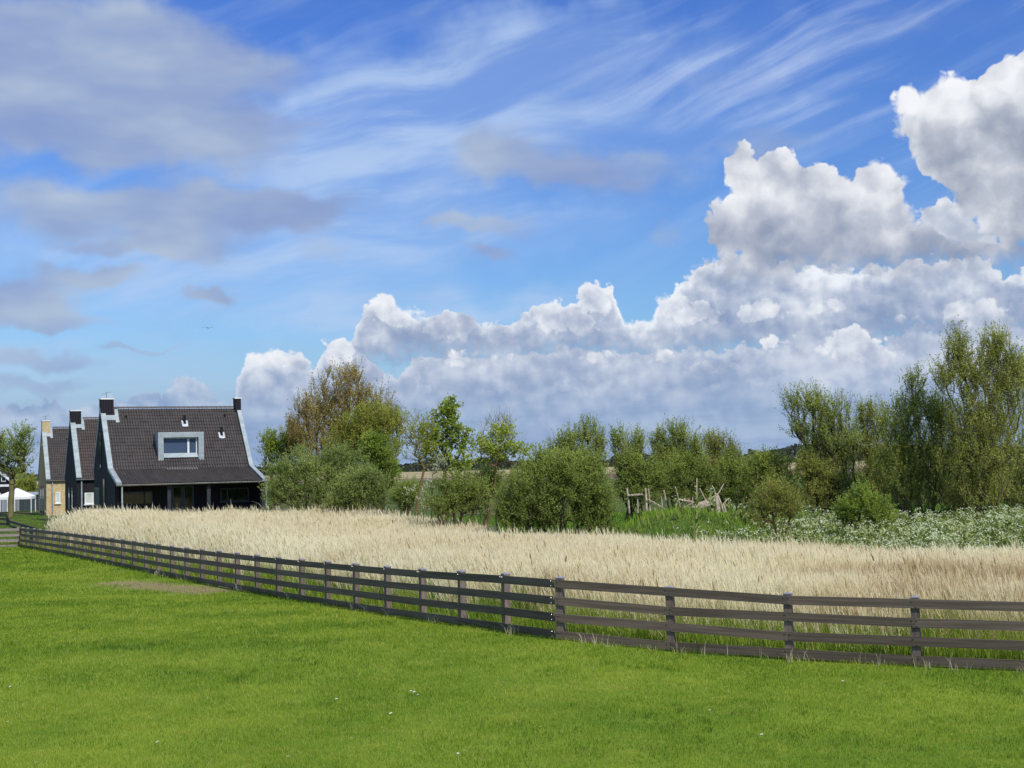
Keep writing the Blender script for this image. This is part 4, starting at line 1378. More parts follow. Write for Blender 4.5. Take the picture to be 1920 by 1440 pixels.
def gazebo():
    c = P(30, 935, 119)
    zb = float(gz(c.x, c.y))
    root = thing('gazebo', 'white canvas garden gazebo beside the yellow brick house', 'gazebo', (c.x, c.y, zb), R(12))
    z1, z2 = P(30, 931, 119).z - zb, P(30, 915, 119).z - zb
    w = 1.45
    e = np.array([[-w, -w, z1], [w, -w, z1], [w, w, z1], [-w, w, z1]])
    lo = e - (0, 0, 0.22)
    mb = MB().add(np.concatenate([e, lo, [[0.1, 0, z2]]]), [[0, 1, 5, 4], [1, 2, 6, 5], [2, 3, 7, 6], [3, 0, 4, 7]], [[0, 1, 8], [1, 2, 8], [2, 3, 8], [3, 0, 8]])
    mb.build('canopy', M['canvas'], root, fix=True)
    for q in e:
        MB().tube([(q[0] * 0.97, q[1] * 0.97, -0.1), (q[0] * 0.97, q[1] * 0.97, z1 - 0.02)], 0.04, 6).build('leg', M['white'], root, fix=True)


def shed():
    c = P(44, 962, 124)
    zb = float(gz(c.x, c.y))
    root = thing('garden_shed', 'low dark teal garden shed behind the white gazebo', 'shed', (c.x, c.y, zb), R(8))
    hgt = P(44, 924, 124).z - zb
    MB().span((-0.9, 0, -0.1), (1.0, 2.0, hgt - 0.25)).build('wall', M['teal_boards'], root, fix=True)
    MB().poly([(-1.05, -0.15, hgt - 0.24), (1.15, -0.15, hgt - 0.24), (1.15, 2.15, hgt - 0.05), (-1.05, 2.15, hgt - 0.05)], (0, 0, 0.08)).build('roof', M['zinc'], root, fix=True)
    MB().span((-0.62, -0.03, -0.05), (-0.35, -0.003, hgt - 0.4)).build('door', M['pale_boards'], root, fix=True)
    c = P(2, 962, 122)
    zb = float(gz(c.x, c.y))
    r2 = thing('garden_screen', 'pale grey board screen at the far left behind the pollard tree', 'screen', (c.x, c.y, zb), R(5))
    for i in range(4):
        MB().span((-1.3 + i * 0.62, 0, -0.1), (-0.72 + i * 0.62, 0.05, 1.55)).build('panel', M['pale_boards'], r2, fix=True)
    for i in range(5):
        MB().span((-1.34 + i * 0.62, -0.03, -0.1), (-1.27 + i * 0.62, 0.08, 1.62)).build('post', M['white'], r2, fix=True)


def barn():
    root_p = P(-30, 960, 150)
    zb = float(gz(root_p.x, root_p.y))
    root = thing('barn', 'black barn gable with white barge boards at the left edge', 'barn', (root_p.x, root_p.y, zb), R(4))
    o = root_p
    zr, ze = P(-14, 876, 150).z - zb, P(17, 900, 150).z - zb
    xe = P(17, 900, 150).x - o.x
    xr = P(-14, 876, 150).x - o.x
    prof = [(2 * xr - xe, ze), (xr, zr), (xe, ze)]
    pts = [(prof[0][0], 0, -0.2)] + [(x_, 0, z_ - 0.05) for x_, z_ in prof] + [(prof[2][0], 0, -0.2)]
    MB().poly(pts, (0, 8, 0)).build('wall', M['black_boards'], root, fix=True)
    for (xa, za), (xb, zb_) in zip(prof[:-1], prof[1:]):
        d = np.array([xb - xa, 0, zb_ - za])
        d /= np.linalg.norm(d)
        n = np.array([-d[2], 0, d[0]])
        a, b = np.array([xa, 4, za]) + n * 0.05 - (d * 0.3 if xb == xr else 0), np.array([xb, 4, zb_]) + n * 0.05 + (0 if xb == xr else d * 0.3)
        MB().bar(a, b, 8.3, 0.12, up=n).build('roof', M['tile'], root, fix=True)
        a, b = a - (0, 4.2, 0), b - (0, 4.2, 0)
        MB().bar(a, b, 0.06, 0.26, up=n).build('barge_board', M['white'], root, fix=True)
    zl = P(0, 911, 150).z - zb
    MB().span((prof[0][0], -0.06, zl - 0.1), (prof[2][0] + 0.6, -0.003, zl + 0.14)).build('fascia', M['white'], root, fix=True)
    for i in range(3):
        w = MB().span((xr + i * 0.9, -0.05, zl + 0.45), (xr + 0.5 + i * 0.9, -0.004, zl + 1.2)).build('window', M['white'], root, fix=True)
        MB().span((xr + 0.08 + i * 0.9, -0.06, zl + 0.53), (xr + 0.42 + i * 0.9, -0.052, zl + 1.12)).build('pane', M['glass'], w, fix=True)


def farmhouse():
    c = P(1356, 880, 410)
    zb = float(gz(c.x, c.y))
    root = thing('farmhouse', 'distant farmhouse with a red tiled roof glimpsed through the shrubs', 'house', (c.x, c.y, zb), R(-10))
    zr, ze = P(1356, 853, 410).z - zb, P(1356, 866, 410).z - zb
    MB().span((-3.4, 0, -0.3), (3.4, 7, ze)).build('wall', M['red_brick'], root, fix=True)
    for s in (-1, 1):
        MB().bar((0, 3.5, zr), (0, 3.5 + s * 3.8, ze - 0.1), 7.2, 0.15, up=(0, s * 0.5, 0.85)).build('roof', M['tile_red'], root, fix=True)
    MB().poly([(-3.3, 0.05, ze), (-3.3, 6.95, ze), (-3.3, 3.5, zr - 0.1)], (6.6, 0, 0)).build('gable', M['red_brick'], root, fix=True)
    MB().span((-2.4, 3.1, zr - 0.3), (-1.7, 3.8, zr + 0.7)).build('chimney', M['red_brick'], root, fix=True)
    for x_ in (-2.3, -0.4, 1.5):
        w = MB().span((x_, -0.06, 0.9), (x_ + 0.9, -0.003, 2.1)).build('window', M['white'], root, fix=True)
        MB().span((x_ + 0.1, -0.075, 1.0), (x_ + 0.8, -0.062, 2.0)).build('pane', M['glass'], w, fix=True)


gazebo()
shed()
barn()
farmhouse()


# ------------------------------------------------------------------ wooden ruin on the mound
def ruin():
    D = 60.0

    def at(px, py, dd=0.0):
        return np.array(P(px, py, D + dd))

    def stick(mb, a, b, r0=0.07, r1=0.06, sq=False, dd=0.0):
        r0, r1 = r0 * 0.8, r1 * 0.8
        a, b = at(*a, dd), at(*b, dd)
        mid = (a + b) / 2 + np.array([0.012, 0.0, 0.01])
        if sq:
            mb.bar(a, b, r0 * 2, r1 * 2, up=(0, -1, 0.02))
        else:
            mb.tube([a, mid, b], [r0, (r0 + r1) / 2, r1], 7)
        return mb

    def loc(o, at_):
        for ch in o.children:
            ch.location = -Vector(at_)
        o.location = at_

    z = lambda px: 956
    # left broken fence with a cross bar
    b0 = at(1200, 956)
    f1 = thing('broken_fence', 'grey broken fence with upright stakes and one cross bar on the grassy mound', 'fence', b0)
    for a, b, r in (((1175.5, 915), (1180, 962), .055), ((1195, 931), (1196, 962), .035), ((1210, 915), (1212.5, 962), .06), ((1216, 916), (1219, 958), .035), ((1226, 940), (1228, 960), .04), ((1234, 945), (1235, 960), .04), ((1239.5, 930), (1242, 961), .035), ((1244.5, 919), (1251, 960), .05)):
        stick(MB(), b, a, r, r * 0.9).build('stake', M['old_wood'], f1, fix=True)
    stick(MB(), (1177, 928.5), (1205, 926.5), 0.045, 0.05, True, -0.12).build('cross_bar', M['old_wood'], f1, fix=True)
    stick(MB(), (1214, 936), (1247, 955), 0.03, 0.03, False, -0.1).build('fallen_bar', M['old_wood'], f1, fix=True)
    loc(f1, b0)
    b1 = at(1282, 957)
    f2 = thing('broken_fence', 'low row of stubby weathered posts under a single rail on the mound', 'fence', b1)
    for a, b, r in (((1266, 934), (1266.5, 960), .065), ((1283, 934), (1282, 960), .055), ((1291, 936), (1291, 958), .035), ((1298.5, 931), (1298, 958), .03)):
        stick(MB(), b, a, r, r * 0.95).build('post', M['old_wood'], f2, fix=True)
    stick(MB(), (1271, 935.5), (1300, 940.5), 0.035, 0.04, True, -0.12).build('rail', M['old_wood'], f2, fix=True)
    stick(MB(), (1284, 951), (1302, 941), 0.03, 0.03, False, -0.2).build('fallen_bar', M['old_wood'], f2, fix=True)
    loc(f2, b1)
    b2 = at(1340, 958)
    f3 = thing('collapsed_shelter', 'collapsed shelter of weathered planks leaning on two posts', 'shelter', b2)
    pl = MB()
    v = [at(1288, 953), at(1310, 952, -0.6), at(1346, 938, -0.6), at(1344, 927)]
    pl.poly(v, (0, 0.02, -0.05))
    pl.build('plank_roof', M['old_wood'], f3, fix=True)
    stick(MB(), (1308, 953), (1343, 941.5), 0.06, 0.05, True, -0.75).build('beam', M['old_wood'], f3, fix=True)
    for a, b, r, q in (((1343, 925), (1348, 962), .09, True), ((1346, 929), (1357, 961), .05, False), ((1356, 945), (1361, 961), .05, False)):
        stick(MB(), b, a, r, r * 0.9, q, -0.85).build('post', M['old_wood'], f3, fix=True)
    for a, b in (((1312, 915.5), (1330, 955)), ((1335, 910), (1341, 925)), ((1357, 907), (1347, 925)), ((1367, 934), (1354, 947)), ((1266, 912), (1276, 955))):
        stick(MB(), b, a, .035, .028, False, -0.5).build('stick', M['old_wood'], f3, fix=True)
    MB().span(at(1334, 958, -0.9), at(1342, 953, -0.5)).build('block', M['old_wood'], f3, fix=True)
    loc(f3, b2)
    b3 = at(1306, 950, 1.0)
    f4 = thing('pole', 'slim bare pole standing among the willows above the mound', 'pole', b3)
    stick(MB(), (1305, 960), (1306.5, 897), 0.045, 0.035, False, 1.0).build('shaft', M['old_wood'], f4, fix=True)
    loc(f4, b3)


ruin()


# ------------------------------------------------------------------ daisies, bird
def daisies():
    spots = [(858, 1411), (870, 1409), (876, 1409), (778, 1299), (785, 1301), (771, 1297), (990, 1411), (806, 1349), (963, 1326), (735, 1338), (660, 1383), (120, 1338), (70, 1430), (15, 1352), (1012, 1362), (1040, 1340), (1580, 1275), (1612, 1273), (540, 1420), (300, 1392), (1210, 1402), (1431, 1378), (1330, 1330), (470, 1270), (1742, 1402), (1850, 1345), (1005, 1214), (20, 1287), (395, 1330), (632, 1310)]
    proto = None
    r = random.Random(4)
    for px, py in spots:
        D = 15.0
        for _ in range(8):
            q = P(px, py, D)
            D *= (float(gz(q.x, q.y)) + 0.05) / q.z
        if proto is None:
            proto = thing('daisy', 'tiny white daisy flowering in the short lawn', 'flower', group='daisies in the lawn')
            MB().tube([(0, 0, -0.02), (0.004, 0, 0.062)], 0.0025, 5).build('stem', M['shoot'], proto)
            mb = MB()
            for k in range(12):
                a = k * math.pi / 6
                u = np.array([math.cos(a), math.sin(a), 0])
                v = np.array([-math.sin(a), math.cos(a), 0])
                c = np.array([0.004, 0, 0.064])
                mb.add([c + u * 0.006 - v * 0.003, c + u * 0.006 + v * 0.003, c + u * 0.021 + v * 0.005 + (0, 0, 0.004), c + u * 0.021 - v * 0.005 + (0, 0, 0.004)], [[0, 1, 2, 3]])
            mb.build('petals', M['white'], proto)
            MB().tube([(0.004, 0, 0.060), (0.004, 0, 0.070)], [0.007, 0.004], 7).build('disc', mottled('daisy_disc', (0.6, 0.42, 0.05), (0.7, 0.5, 0.08), 9), proto)
            o = proto
        else:
            o = copy_tree(proto)
        q = P(px, py, D)
        o.location = (q.x, q.y, float(gz(q.x, q.y)))
        o.rotation_euler = (r.uniform(-0.2, 0.4), r.uniform(-0.3, 0.3), r.uniform(0, 6))
        k = r.uniform(0.6, 1.05)
        o.scale = (k, k, k)


daisies()


def bird():
    D = 150.0
    c = np.array(P(390, 615, D))
    root = thing('bird', 'tiny grey bird gliding high in the sky above the houses', 'bird', c, R(20))
    mb = MB()
    mb.tube([(0, -0.20, 0), (0, -0.14, 0.0), (0, 0.0, 0), (0, 0.14, 0), (0, 0.24, 0)], [0.012, 0.045, 0.06, 0.035, 0.012], 8)
    body = mb.build('body', M['bird'], root, smooth=True)
    for s in (-1, 1):
        v = [(0, 0.07, 0.02), (0, -0.09, 0.02), (s * 0.28, -0.09, 0.10), (s * 0.28, 0.07, 0.10), (s * 0.60, 0.12, 0.04), (s * 0.58, 0.06, 0.04)]
        up = [(x_, y_, z_ + 0.012) for x_, y_, z_ in v]
        MB().add(v + up, [[0, 1, 2, 3], [3, 2, 5, 4], [6, 9, 8, 7], [9, 10, 11, 8], [0, 3, 9, 6], [3, 4, 10, 9], [1, 7, 8, 2], [2, 8, 11, 5], [4, 5, 11, 10]]).build('wing', M['bird'], root, fix=True)
    MB().poly([(-0.03, 0.22, 0), (0.03, 0.22, 0), (0.07, 0.36, 0), (-0.07, 0.36, 0)], (0, 0, 0.008)).build('tail', M['bird'], root, fix=True)


bird()
# ------------------------------------------------------------------ trees and shrubs
def grow(rng, stems, attr_pts, steep):
    """Branch skeleton: every crown point is joined to the nearest suitable node already grown, from the base outwards."""
    pos, par = [], []
    for s in stems:                                   # each stem: list of points from the ground up
        last = -1
        for p in s:
            pos.append(np.asarray(p, float))
            par.append(last)
            last = len(pos) - 1
    base = np.mean([s[0] for s in stems], 0)
    order = np.argsort(np.linalg.norm((attr_pts - base) * (1, 1, 0.9), axis=1))
    cap = len(pos) + 4 * len(attr_pts) + 8
    A = np.zeros((cap, 3))
    n = len(pos)
    A[:n] = pos
    par = par + [0] * (cap - n)
    Dr = np.zeros((cap, 3))
    Dr[:, 2] = 1
    for i_ in range(n):
        if par[i_] >= 0:
            q = A[i_] - A[par[i_]]
            Dr[i_] = q / (np.linalg.norm(q) + 1e-9)
    ends = []
    for i in order:
        a = attr_pts[i]
        d = a - A[:n]
        L = np.linalg.norm(d, axis=1)
        cs = (d * Dr[:n]).sum(1) / (L + 1e-6)
        cost = L * (1 + 0.55 * (1 - cs)) + 0.8 * np.maximum(0, -d[:, 2] + 0.2 * L) + steep * np.maximum(0, 0.90 * L - d[:, 2])
        j = int(np.argmin(cost))
        L = L[j]
        if L < 0.06:
            ends.append((j, d[j]))
            continue
        p0 = A[j]
        pd = p0 - A[par[j]] if par[j] >= 0 else np.array([0, 0, 1.0])
        pd = pd / (np.linalg.norm(pd) + 1e-9)
        k = 3 if L > 0.5 else 2
        c = p0 + (pd * 0.30 + np.array([0, 0, 0.10])) * L + (a - p0) * 0.12 + rng.normal(0, 0.035 * L, 3)
        prev = j
        for t in np.linspace(0, 1, k + 1)[1:]:
            q = (1 - t) ** 2 * p0 + 2 * t * (1 - t) * c + t * t * a
            A[n] = q
            par[n] = prev
            q2 = q - A[prev]
            Dr[n] = q2 / (np.linalg.norm(q2) + 1e-9)
            prev = n
            n += 1
        ends.append((prev, a - A[par[prev]]))
    return A[:n], np.array(par[:n]), ends


def plant(name, label, cat, px, D, blobs, n_attr, leaf, bark, seed, stems=1, fork=None, twigs=4, leaves=9, leaf_l=0.085, leaf_w=0.034, lean=(0, 0), up=0.55, twig_l=0.45, r_tip=0.006, r_pow=2.2, depth=0.8, fill=0.5, group=None, trunk_r=None, droop=0.0, spread=0.3, tint_top=0.18, parts=('trunk', 'crown'), z_off=0.0, steep=0.0):
    drop = 0.0
    if parts[1] == 'foliage':
        leaf_l, leaf_w, leaves = leaf_l * 0.88, leaf_w * 0.88, leaves + 3
    if cat == 'tree' and stems > 2:
        steep, up, twig_l, leaf_w, leaf_l = 3.0, up + 0.35, twig_l * 1.2, leaf_w * 0.9, leaf_l * 1.05
        n_attr, leaves, drop = int(n_attr * 1.2), leaves + 2, 0.42 * twig_l
    rng = np.random.default_rng(seed)
    bx = X_at(px, D)
    bz = float(gz(bx, D)) + z_off
    root = thing(name, label, cat, (bx, D, bz), 0, group)
    B = np.array([bx, D, bz])
    # crown points inside the outlined blobs, more of them towards the outside
    pts = []
    wts = np.array([b[2] * b[3] for b in blobs], float)
    cnt = np.maximum(6, (n_attr * wts / wts.sum()).astype(int))
    for (cx, cy, rx, ry), c in zip(blobs, cnt):
        ctr = np.array(P(cx, cy, D)) - B - (0, 0, drop)
        rx, ry = rx * D / F_PX, ry * D / F_PX
        g = rng.normal(size=(c, 3))
        g /= np.linalg.norm(g, axis=1)[:, None]
        g *= (rng.random(c) ** fill)[:, None]
        g *= 0.94
        pts.append(ctr + g * (rx, min(rx * depth, 2.6), ry))
    pts = np.concatenate(pts)
    pts = pts[pts[:, 2] > 0.12]
    top = pts[:, 2].max()
    ctr = pts.mean(0)
    st = []
    for i in range(stems):
        a = 2 * np.pi * i / stems + rng.random()
        r0 = 0.0 if stems == 1 else 0.05 + 0.12 * rng.random() * stems ** 0.5
        b = np.array([r0 * np.cos(a), r0 * np.sin(a), -0.15])
        seg = []
        if stems == 1:
            fz = (fork if fork is not None else 0.18) * top
            tgt = np.array([lean[0] * fz + ctr[0] * 0.35 * min(1, fz / max(ctr[2], 0.1)), lean[1] * fz, fz])
            for t in np.linspace(0, 1, 6):
                seg.append(b + (tgt - b) * t + rng.normal(0, 0.03, 3) * fz * 0.3 * (t > 0) * np.array([1, 1, 0.2]))
        else:                                         # stems rise steeply, then lean out to their part of the crown
            hi = pts[pts[:, 2] > 0.5 * top]
            tgt = hi[rng.integers(len(hi))] * np.array([0.92, 0.92, 0.9])
            cq = b * 0.35 + tgt * np.array([0.42, 0.42, 0.62])
            for t in np.linspace(0, 1, 9):
                seg.append((1 - t) ** 2 * b + 2 * t * (1 - t) * cq + t * t * tgt + rng.normal(0, 0.012, 3) * top * (t > 0) * np.array([1, 1, 0.3]))
        st.append(seg)
    A, par, ends = grow(rng, st, pts, steep)
    n = len(A)
    # pipe-model radii
    load = np.zeros(n)
    for j, _ in ends:
        load[j] += 1
    for i in range(n - 1, -1, -1):
        if par[i] >= 0:
            load[par[i]] += load[i]
    rad = r_tip * np.maximum(load, 0.6) ** (1 / r_pow)
    if trunk_r:
        rad *= trunk_r / rad.max()
        rad = np.maximum(rad, r_tip)
    ch = np.array([i for i in range(n) if par[i] >= 0])
    p1, p0 = A[ch], A[par[ch]]
    d = p1 - p0
    d /= np.linalg.norm(d, axis=1)[:, None] + 1e-9
    ref = np.where(np.abs(d[:, 2:3]) > 0.8, np.array([[1.0, 0.1, 0]]), np.array([[0, 0, 1.0]]))
    e1 = np.cross(d, ref)
    e1 /= np.linalg.norm(e1, axis=1)[:, None]
    e2 = np.cross(d, e1)
    ns = 5
    th = np.arange(ns) * 2 * np.pi / ns
    ring = np.cos(th)[None, :, None] * e1[:, None, :] + np.sin(th)[None, :, None] * e2[:, None, :]
    isroot = par[par[ch]] < 0
    rp = np.where(isroot, rad[par[ch]] * 1.12, np.minimum(rad[par[ch]], rad[ch] * 1.25))
    v = np.concatenate([p0[:, None, :] + ring * rp[:, None, None], p1[:, None, :] + ring * rad[ch][:, None, None]], 1)
    k = (np.arange(len(ch)) * 2 * ns)[:, None]
    q = np.concatenate([np.stack([k[:, 0] + i, k[:, 0] + (i + 1) % ns, k[:, 0] + ns + (i + 1) % ns, k[:, 0] + ns + i], 1) for i in range(ns)])
    bm = MB().add(v.reshape(-1, 3), q, tint=np.repeat(np.clip(0.5 + rng.normal(0, 0.15, len(ch)), 0, 1), 2 * ns))
    # twigs
    ei = np.array([j for j, _ in ends])
    ed = np.array([x for _, x in ends])
    ed /= np.linalg.norm(ed, axis=1)[:, None] + 1e-9
    mids = rng.choice(ch, size=max(1, len(ch) // 5))
    mids = mids[A[mids][:, 2] > 0.3 * top]
    md = A[mids] - A[par[mids]]
    md /= np.linalg.norm(md, axis=1)[:, None] + 1e-9
    ei, ed = np.concatenate([ei, mids]), np.concatenate([ed, md])
    ti = np.repeat(np.arange(len(ei)), twigs)
    T0 = A[ei[ti]]
    td = ed[ti] * 0.5 + np.array([lean[0] * 0.6, 0, up]) + rng.normal(0, 0.42, (len(ti), 3))
    td /= np.linalg.norm(td, axis=1)[:, None]
    tl = twig_l * (0.5 + 0.8 * rng.random(len(ti)))
    T1 = T0 + td * tl[:, None] - np.array([0, 0, 1.0]) * (droop * tl ** 2)[:, None]
    tw = np.cross(td, rng.normal(size=(len(ti), 3)))
    tw /= np.linalg.norm(tw, axis=1)[:, None]
    hw = r_tip * 0.8
    tv = np.stack([T0 - tw * hw, T0 + tw * hw, T1 + tw * hw * 0.4, T1 - tw * hw * 0.4], 1).reshape(-1, 3)
    kk = np.arange(len(ti)) * 4
    bm.add(tv, np.stack([kk, kk + 1, kk + 2, kk + 3], 1), tint=0.6)
    bm.build(parts[0], bark, root, smooth=True).location = (0, 0, 0)
    # leaves along the twigs
    if leaves > 0:
        li = np.repeat(np.arange(len(ti)), leaves)
        keep = rng.random(len(li)) < 0.9
        li = li[keep]
        f = 0.12 + 0.9 * rng.random(len(li))
        lp = T0[li] + (T1[li] - T0[li]) * f[:, None]
        ld = td[li] * 0.45 + rng.normal(0, 0.62, (len(li), 3)) + np.array([0, 0, 0.12])
        ld /= np.linalg.norm(ld, axis=1)[:, None]
        nn = rng.normal(size=(len(li), 3)) + np.array([0.25, -0.3, 0.7])
        sv = np.cross(ld, nn)
        sv /= np.linalg.norm(sv, axis=1)[:, None] + 1e-9
        ll = leaf_l * (0.65 + 0.7 * rng.random(len(li)))
        lw = leaf_w * (0.7 + 0.6 * rng.random(len(li)))
        lv = np.stack([lp, lp + ld * (ll * 0.5)[:, None] + sv * (lw / 2)[:, None], lp + ld * ll[:, None], lp + ld * (ll * 0.5)[:, None] - sv * (lw / 2)[:, None]], 1).reshape(-1, 3)
        cl = vnoise(lp[:, 0] * 1.3 + seed * 7, lp[:, 2] * 1.3 + lp[:, 1], seed, 1.0)
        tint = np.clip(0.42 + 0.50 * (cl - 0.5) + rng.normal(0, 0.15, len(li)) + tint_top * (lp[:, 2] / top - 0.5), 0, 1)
        k4 = np.arange(len(li)) * 4
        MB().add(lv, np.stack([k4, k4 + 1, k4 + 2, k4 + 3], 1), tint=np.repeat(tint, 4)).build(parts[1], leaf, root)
    return root


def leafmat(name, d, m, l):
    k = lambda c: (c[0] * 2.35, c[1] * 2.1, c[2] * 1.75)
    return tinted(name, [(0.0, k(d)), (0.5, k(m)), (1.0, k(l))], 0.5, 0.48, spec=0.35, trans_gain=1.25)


LF = {
    'sallow': leafmat('sallow_leaf', (0.055, 0.090, 0.030), (0.125, 0.175, 0.060), (0.225, 0.275, 0.115)),
    'dark': leafmat('dark_leaf', (0.055, 0.088, 0.022), (0.122, 0.172, 0.044), (0.215, 0.265, 0.085)),
    'bronze': leafmat('bronze_leaf', (0.080, 0.076, 0.020), (0.165, 0.152, 0.046), (0.255, 0.232, 0.080)),
    'yellow': leafmat('yellow_leaf', (0.068, 0.090, 0.014), (0.150, 0.180, 0.032), (0.250, 0.275, 0.065)),
    'bright': leafmat('bright_leaf', (0.050, 0.086, 0.014), (0.112, 0.168, 0.030), (0.205, 0.270, 0.062)),
    'lime': leafmat('lime_leaf', (0.065, 0.100, 0.016), (0.140, 0.195, 0.034), (0.235, 0.290, 0.070)),
    'silver': leafmat('silver_leaf', (0.14, 0.16, 0.13), (0.22, 0.25, 0.22), (0.30, 0.34, 0.32)),
    'willow': leafmat('willow_leaf', (0.070, 0.104, 0.026), (0.148, 0.196, 0.052), (0.245, 0.296, 0.100)),
    'olive': leafmat('olive_leaf', (0.076, 0.100, 0.024), (0.158, 0.190, 0.050), (0.252, 0.285, 0.096)),
}
BK = {
    'grey': tinted('grey_bark', [(0, (0.055, 0.045, 0.035)), (1, (0.13, 0.11, 0.085))], 0.9, 0, 0.1),
    'brown': tinted('brown_bark', [(0, (0.060, 0.042, 0.026)), (1, (0.14, 0.10, 0.065))], 0.9, 0, 0.1),
    'ochre': tinted('ochre_bark', [(0, (0.13, 0.085, 0.035)), (1, (0.24, 0.165, 0.08))], 0.9, 0, 0.1),
    'moss': tinted('mossy_bark', [(0, (0.10, 0.095, 0.04)), (1, (0.20, 0.175, 0.08))], 0.9, 0, 0.1),
}
SB = ('stems', 'foliage')
GW = 'willows and shrubs behind the reeds'

# left edge
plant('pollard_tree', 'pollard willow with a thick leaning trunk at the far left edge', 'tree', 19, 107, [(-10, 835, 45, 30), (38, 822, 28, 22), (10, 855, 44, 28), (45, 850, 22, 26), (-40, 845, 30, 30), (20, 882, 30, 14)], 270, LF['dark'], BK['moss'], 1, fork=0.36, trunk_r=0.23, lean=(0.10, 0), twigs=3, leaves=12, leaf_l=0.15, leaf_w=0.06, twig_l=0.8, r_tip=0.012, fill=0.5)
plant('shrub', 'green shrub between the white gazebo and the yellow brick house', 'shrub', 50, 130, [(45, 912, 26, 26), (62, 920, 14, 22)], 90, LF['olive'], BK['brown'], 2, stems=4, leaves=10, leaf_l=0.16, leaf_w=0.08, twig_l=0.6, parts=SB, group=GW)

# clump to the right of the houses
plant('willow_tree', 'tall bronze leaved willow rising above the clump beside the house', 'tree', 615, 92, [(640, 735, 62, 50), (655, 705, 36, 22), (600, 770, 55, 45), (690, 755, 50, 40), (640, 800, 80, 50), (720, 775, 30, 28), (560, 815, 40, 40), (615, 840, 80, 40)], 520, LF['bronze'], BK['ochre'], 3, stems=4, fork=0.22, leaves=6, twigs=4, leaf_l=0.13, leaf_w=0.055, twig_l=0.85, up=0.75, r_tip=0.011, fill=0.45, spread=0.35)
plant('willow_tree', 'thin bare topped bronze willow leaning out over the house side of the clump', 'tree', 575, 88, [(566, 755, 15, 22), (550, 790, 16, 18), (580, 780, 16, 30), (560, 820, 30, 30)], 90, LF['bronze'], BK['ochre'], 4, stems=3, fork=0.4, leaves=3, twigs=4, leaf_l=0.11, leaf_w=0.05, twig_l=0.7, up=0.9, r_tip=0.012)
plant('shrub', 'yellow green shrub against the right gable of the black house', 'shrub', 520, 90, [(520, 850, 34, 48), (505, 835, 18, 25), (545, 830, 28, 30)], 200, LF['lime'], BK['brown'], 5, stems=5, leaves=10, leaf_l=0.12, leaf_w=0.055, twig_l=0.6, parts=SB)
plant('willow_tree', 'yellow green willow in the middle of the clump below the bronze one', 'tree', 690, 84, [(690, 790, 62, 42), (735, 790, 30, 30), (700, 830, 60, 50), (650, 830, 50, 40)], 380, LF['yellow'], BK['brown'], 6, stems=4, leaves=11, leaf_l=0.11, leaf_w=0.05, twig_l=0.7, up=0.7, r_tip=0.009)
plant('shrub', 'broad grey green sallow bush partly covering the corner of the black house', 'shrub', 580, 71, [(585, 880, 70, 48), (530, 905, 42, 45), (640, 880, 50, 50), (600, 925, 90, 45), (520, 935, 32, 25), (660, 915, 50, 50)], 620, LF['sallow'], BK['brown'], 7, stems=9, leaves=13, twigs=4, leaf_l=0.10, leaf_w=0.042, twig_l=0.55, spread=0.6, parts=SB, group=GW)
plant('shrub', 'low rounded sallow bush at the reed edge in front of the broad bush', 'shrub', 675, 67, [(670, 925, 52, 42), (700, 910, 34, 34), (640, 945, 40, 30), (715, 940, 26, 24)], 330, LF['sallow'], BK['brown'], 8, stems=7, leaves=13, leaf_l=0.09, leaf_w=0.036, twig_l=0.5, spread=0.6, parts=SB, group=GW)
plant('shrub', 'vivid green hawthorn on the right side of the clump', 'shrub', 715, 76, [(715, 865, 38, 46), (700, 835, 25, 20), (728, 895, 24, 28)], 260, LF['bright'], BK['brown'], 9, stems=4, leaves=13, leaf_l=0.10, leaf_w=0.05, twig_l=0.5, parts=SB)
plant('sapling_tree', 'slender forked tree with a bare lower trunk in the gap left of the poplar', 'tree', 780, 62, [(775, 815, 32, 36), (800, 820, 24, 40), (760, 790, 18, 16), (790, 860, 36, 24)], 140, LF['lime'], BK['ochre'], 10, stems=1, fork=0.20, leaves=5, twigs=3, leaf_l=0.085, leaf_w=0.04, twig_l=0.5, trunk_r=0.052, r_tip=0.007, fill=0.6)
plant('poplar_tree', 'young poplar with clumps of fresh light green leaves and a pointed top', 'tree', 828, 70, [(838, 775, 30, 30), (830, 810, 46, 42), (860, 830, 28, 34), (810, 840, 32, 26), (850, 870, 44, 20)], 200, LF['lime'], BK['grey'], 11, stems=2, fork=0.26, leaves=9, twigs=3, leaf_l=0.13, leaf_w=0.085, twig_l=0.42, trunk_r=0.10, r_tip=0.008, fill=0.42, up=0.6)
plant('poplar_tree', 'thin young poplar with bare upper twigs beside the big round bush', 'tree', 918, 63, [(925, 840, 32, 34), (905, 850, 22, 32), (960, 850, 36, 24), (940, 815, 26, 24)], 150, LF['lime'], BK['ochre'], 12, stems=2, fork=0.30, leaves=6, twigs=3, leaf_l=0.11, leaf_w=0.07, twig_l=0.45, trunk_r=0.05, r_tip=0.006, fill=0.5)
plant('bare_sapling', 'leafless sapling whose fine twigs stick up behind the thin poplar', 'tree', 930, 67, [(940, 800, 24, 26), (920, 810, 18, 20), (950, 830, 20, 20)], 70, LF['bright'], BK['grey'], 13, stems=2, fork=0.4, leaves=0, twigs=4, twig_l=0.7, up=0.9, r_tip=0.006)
plant('shrub', 'dark twiggy bush with brown stems left of the big round bush', 'shrub', 850, 53, [(860, 925, 44, 42), (830, 940, 34, 30), (890, 930, 30, 44), (850, 960, 45, 20)], 300, LF['dark'], BK['brown'], 14, stems=9, leaves=9, leaf_l=0.075, leaf_w=0.032, twig_l=0.45, spread=0.6, parts=SB)
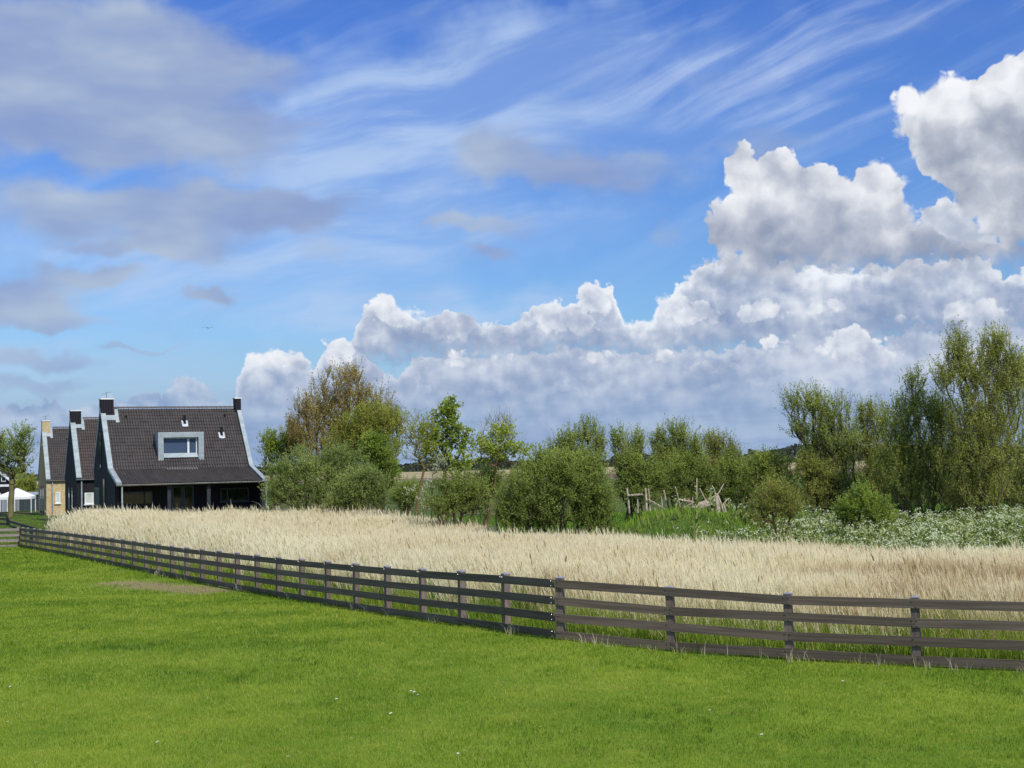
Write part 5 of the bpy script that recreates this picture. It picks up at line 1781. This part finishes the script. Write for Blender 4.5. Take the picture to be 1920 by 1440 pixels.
plant('silver_sapling', 'small silver leaved sapling at the edge of the reeds', 'sapling', 790, 55, [(772, 930, 12, 14), (800, 915, 12, 20), (815, 890, 8, 14), (790, 945, 26, 14), (825, 870, 6, 10)], 26, LF['silver'], BK['grey'], 15, stems=3, fork=0.35, leaves=7, twigs=2, leaf_l=0.10, leaf_w=0.05, twig_l=0.35)
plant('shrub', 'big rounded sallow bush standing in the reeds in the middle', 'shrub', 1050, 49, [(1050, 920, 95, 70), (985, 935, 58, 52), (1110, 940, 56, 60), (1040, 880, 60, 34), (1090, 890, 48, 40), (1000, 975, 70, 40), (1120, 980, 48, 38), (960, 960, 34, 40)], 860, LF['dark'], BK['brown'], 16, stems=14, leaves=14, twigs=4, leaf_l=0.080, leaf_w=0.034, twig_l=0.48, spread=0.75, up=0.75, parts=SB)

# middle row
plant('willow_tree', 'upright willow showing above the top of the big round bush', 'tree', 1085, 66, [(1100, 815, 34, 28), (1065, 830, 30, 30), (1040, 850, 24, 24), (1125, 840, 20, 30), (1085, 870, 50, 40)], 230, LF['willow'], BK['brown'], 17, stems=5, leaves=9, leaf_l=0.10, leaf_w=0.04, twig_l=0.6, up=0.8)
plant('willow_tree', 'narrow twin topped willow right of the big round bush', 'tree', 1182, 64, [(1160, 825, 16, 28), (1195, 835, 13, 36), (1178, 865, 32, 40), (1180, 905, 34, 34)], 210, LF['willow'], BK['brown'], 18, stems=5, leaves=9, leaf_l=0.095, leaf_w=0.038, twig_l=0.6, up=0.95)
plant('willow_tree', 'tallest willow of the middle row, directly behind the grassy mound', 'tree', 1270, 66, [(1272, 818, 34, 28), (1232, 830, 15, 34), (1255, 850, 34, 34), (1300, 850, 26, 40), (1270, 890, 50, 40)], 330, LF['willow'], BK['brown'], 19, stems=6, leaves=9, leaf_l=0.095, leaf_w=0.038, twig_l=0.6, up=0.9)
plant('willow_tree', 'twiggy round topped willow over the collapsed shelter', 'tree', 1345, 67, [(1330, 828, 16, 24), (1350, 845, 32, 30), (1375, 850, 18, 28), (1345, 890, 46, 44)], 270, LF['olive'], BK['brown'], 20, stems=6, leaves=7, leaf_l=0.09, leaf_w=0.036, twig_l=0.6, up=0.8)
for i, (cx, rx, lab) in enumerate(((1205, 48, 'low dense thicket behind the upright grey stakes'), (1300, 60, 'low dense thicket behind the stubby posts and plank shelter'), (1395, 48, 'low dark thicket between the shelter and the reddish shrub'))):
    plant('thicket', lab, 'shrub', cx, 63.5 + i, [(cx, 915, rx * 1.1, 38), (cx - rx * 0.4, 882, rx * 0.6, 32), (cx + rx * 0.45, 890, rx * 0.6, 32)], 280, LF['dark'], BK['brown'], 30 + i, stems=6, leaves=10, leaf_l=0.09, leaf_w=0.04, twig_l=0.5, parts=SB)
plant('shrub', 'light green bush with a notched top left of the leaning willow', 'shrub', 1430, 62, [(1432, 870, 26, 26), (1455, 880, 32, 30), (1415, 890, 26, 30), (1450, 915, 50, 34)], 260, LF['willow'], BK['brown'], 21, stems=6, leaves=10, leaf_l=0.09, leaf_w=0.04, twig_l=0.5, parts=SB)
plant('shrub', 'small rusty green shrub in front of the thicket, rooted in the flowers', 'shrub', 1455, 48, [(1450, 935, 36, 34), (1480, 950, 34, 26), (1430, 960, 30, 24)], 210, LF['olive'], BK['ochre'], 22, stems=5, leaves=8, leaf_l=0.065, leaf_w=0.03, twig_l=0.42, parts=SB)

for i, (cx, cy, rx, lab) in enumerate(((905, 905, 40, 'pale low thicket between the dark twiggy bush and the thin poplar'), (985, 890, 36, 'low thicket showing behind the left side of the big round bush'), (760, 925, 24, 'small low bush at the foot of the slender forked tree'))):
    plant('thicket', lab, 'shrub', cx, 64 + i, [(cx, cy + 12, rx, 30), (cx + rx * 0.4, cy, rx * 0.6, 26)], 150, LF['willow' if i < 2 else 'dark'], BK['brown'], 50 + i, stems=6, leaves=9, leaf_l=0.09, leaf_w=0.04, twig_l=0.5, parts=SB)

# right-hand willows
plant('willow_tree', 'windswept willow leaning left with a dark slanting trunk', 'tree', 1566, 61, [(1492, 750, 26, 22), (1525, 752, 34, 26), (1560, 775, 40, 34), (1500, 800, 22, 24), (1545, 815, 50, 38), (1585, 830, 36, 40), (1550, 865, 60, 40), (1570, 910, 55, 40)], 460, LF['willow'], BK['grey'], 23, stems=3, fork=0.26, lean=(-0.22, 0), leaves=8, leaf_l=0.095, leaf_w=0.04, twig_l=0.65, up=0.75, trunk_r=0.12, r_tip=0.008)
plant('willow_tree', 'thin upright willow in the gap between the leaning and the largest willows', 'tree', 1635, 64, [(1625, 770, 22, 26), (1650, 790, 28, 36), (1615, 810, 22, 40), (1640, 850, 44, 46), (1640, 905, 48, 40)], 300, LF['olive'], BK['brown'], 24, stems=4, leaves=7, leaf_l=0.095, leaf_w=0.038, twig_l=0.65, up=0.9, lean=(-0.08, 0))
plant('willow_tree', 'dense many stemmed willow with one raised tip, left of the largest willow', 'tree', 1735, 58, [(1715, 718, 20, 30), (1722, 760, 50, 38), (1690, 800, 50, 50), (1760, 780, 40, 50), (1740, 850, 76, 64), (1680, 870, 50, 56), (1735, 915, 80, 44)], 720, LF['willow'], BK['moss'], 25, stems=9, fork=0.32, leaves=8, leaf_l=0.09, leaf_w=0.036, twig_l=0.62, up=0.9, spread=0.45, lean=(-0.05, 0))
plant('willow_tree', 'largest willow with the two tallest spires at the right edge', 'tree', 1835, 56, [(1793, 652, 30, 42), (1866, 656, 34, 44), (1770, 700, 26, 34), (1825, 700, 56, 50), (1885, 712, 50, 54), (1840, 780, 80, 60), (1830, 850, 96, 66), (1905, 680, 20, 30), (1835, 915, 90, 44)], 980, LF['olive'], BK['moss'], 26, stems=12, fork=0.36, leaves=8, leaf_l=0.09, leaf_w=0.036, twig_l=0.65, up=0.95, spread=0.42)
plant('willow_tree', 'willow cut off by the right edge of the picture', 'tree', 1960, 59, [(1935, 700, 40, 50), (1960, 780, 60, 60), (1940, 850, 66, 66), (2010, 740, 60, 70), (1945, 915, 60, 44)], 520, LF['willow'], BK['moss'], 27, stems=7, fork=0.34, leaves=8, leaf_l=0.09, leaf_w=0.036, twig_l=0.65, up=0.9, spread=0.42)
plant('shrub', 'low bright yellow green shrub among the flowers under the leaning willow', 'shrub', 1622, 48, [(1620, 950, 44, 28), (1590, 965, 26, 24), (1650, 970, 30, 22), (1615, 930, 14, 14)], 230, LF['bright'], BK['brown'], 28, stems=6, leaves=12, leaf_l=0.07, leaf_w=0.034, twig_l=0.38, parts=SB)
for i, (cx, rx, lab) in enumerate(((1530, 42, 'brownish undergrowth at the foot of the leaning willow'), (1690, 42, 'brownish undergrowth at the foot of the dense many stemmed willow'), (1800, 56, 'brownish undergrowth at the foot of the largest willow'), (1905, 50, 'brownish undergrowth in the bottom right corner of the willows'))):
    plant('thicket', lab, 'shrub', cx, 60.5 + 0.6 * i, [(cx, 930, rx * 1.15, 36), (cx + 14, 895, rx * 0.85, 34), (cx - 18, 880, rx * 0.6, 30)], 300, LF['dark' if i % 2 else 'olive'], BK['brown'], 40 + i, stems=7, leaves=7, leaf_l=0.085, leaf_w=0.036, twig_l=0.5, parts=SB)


# dark line of woods on the horizon
def woods():
    rng = np.random.default_rng(77)
    n = 26000
    px = -150 + 2300 * rng.random(n)
    D = 820 + 260 * rng.random(n)
    hgt = 3.0 + 8.5 * vnoise(px, 0 * px, 61, 0.016) * vnoise(px, 0 * px, 62, 0.045) + np.where((px > 1400) & (px < 1760), 3.5, 0) + np.where((px > 1180) & (px < 1300), 2.5, 0)
    x = (px - 960) / F_PX * D
    zb = gz(x, D)
    z = zb + hgt * rng.random(n) ** 0.7
    c = np.stack([x, D, z], 1)
    r = 0.7 + 0.9 * rng.random(n)
    a = rng.random(n) * 6.28
    e1 = np.stack([np.cos(a), 0.4 * rng.normal(size=n), np.sin(a)], 1) * r[:, None]
    e2 = np.stack([-np.sin(a), 0.4 * rng.normal(size=n), np.cos(a)], 1) * r[:, None]
    v = np.stack([c - e1, c - e2 * 0.7, c + e1, c + e2 * 0.7], 1).reshape(-1, 3)
    k = np.arange(n) * 4
    o = MB().add(v, np.stack([k, k + 1, k + 2, k + 3], 1), tint=np.repeat(np.clip(rng.normal(0.5, 0.2, n), 0, 1), 4)).build('woods', leafmat('far_wood_leaf', (0.016, 0.022, 0.021), (0.024, 0.031, 0.028), (0.032, 0.04, 0.034)))
    tag(o, 'dark line of woods along the far horizon', 'woods', kind='stuff')


woods()
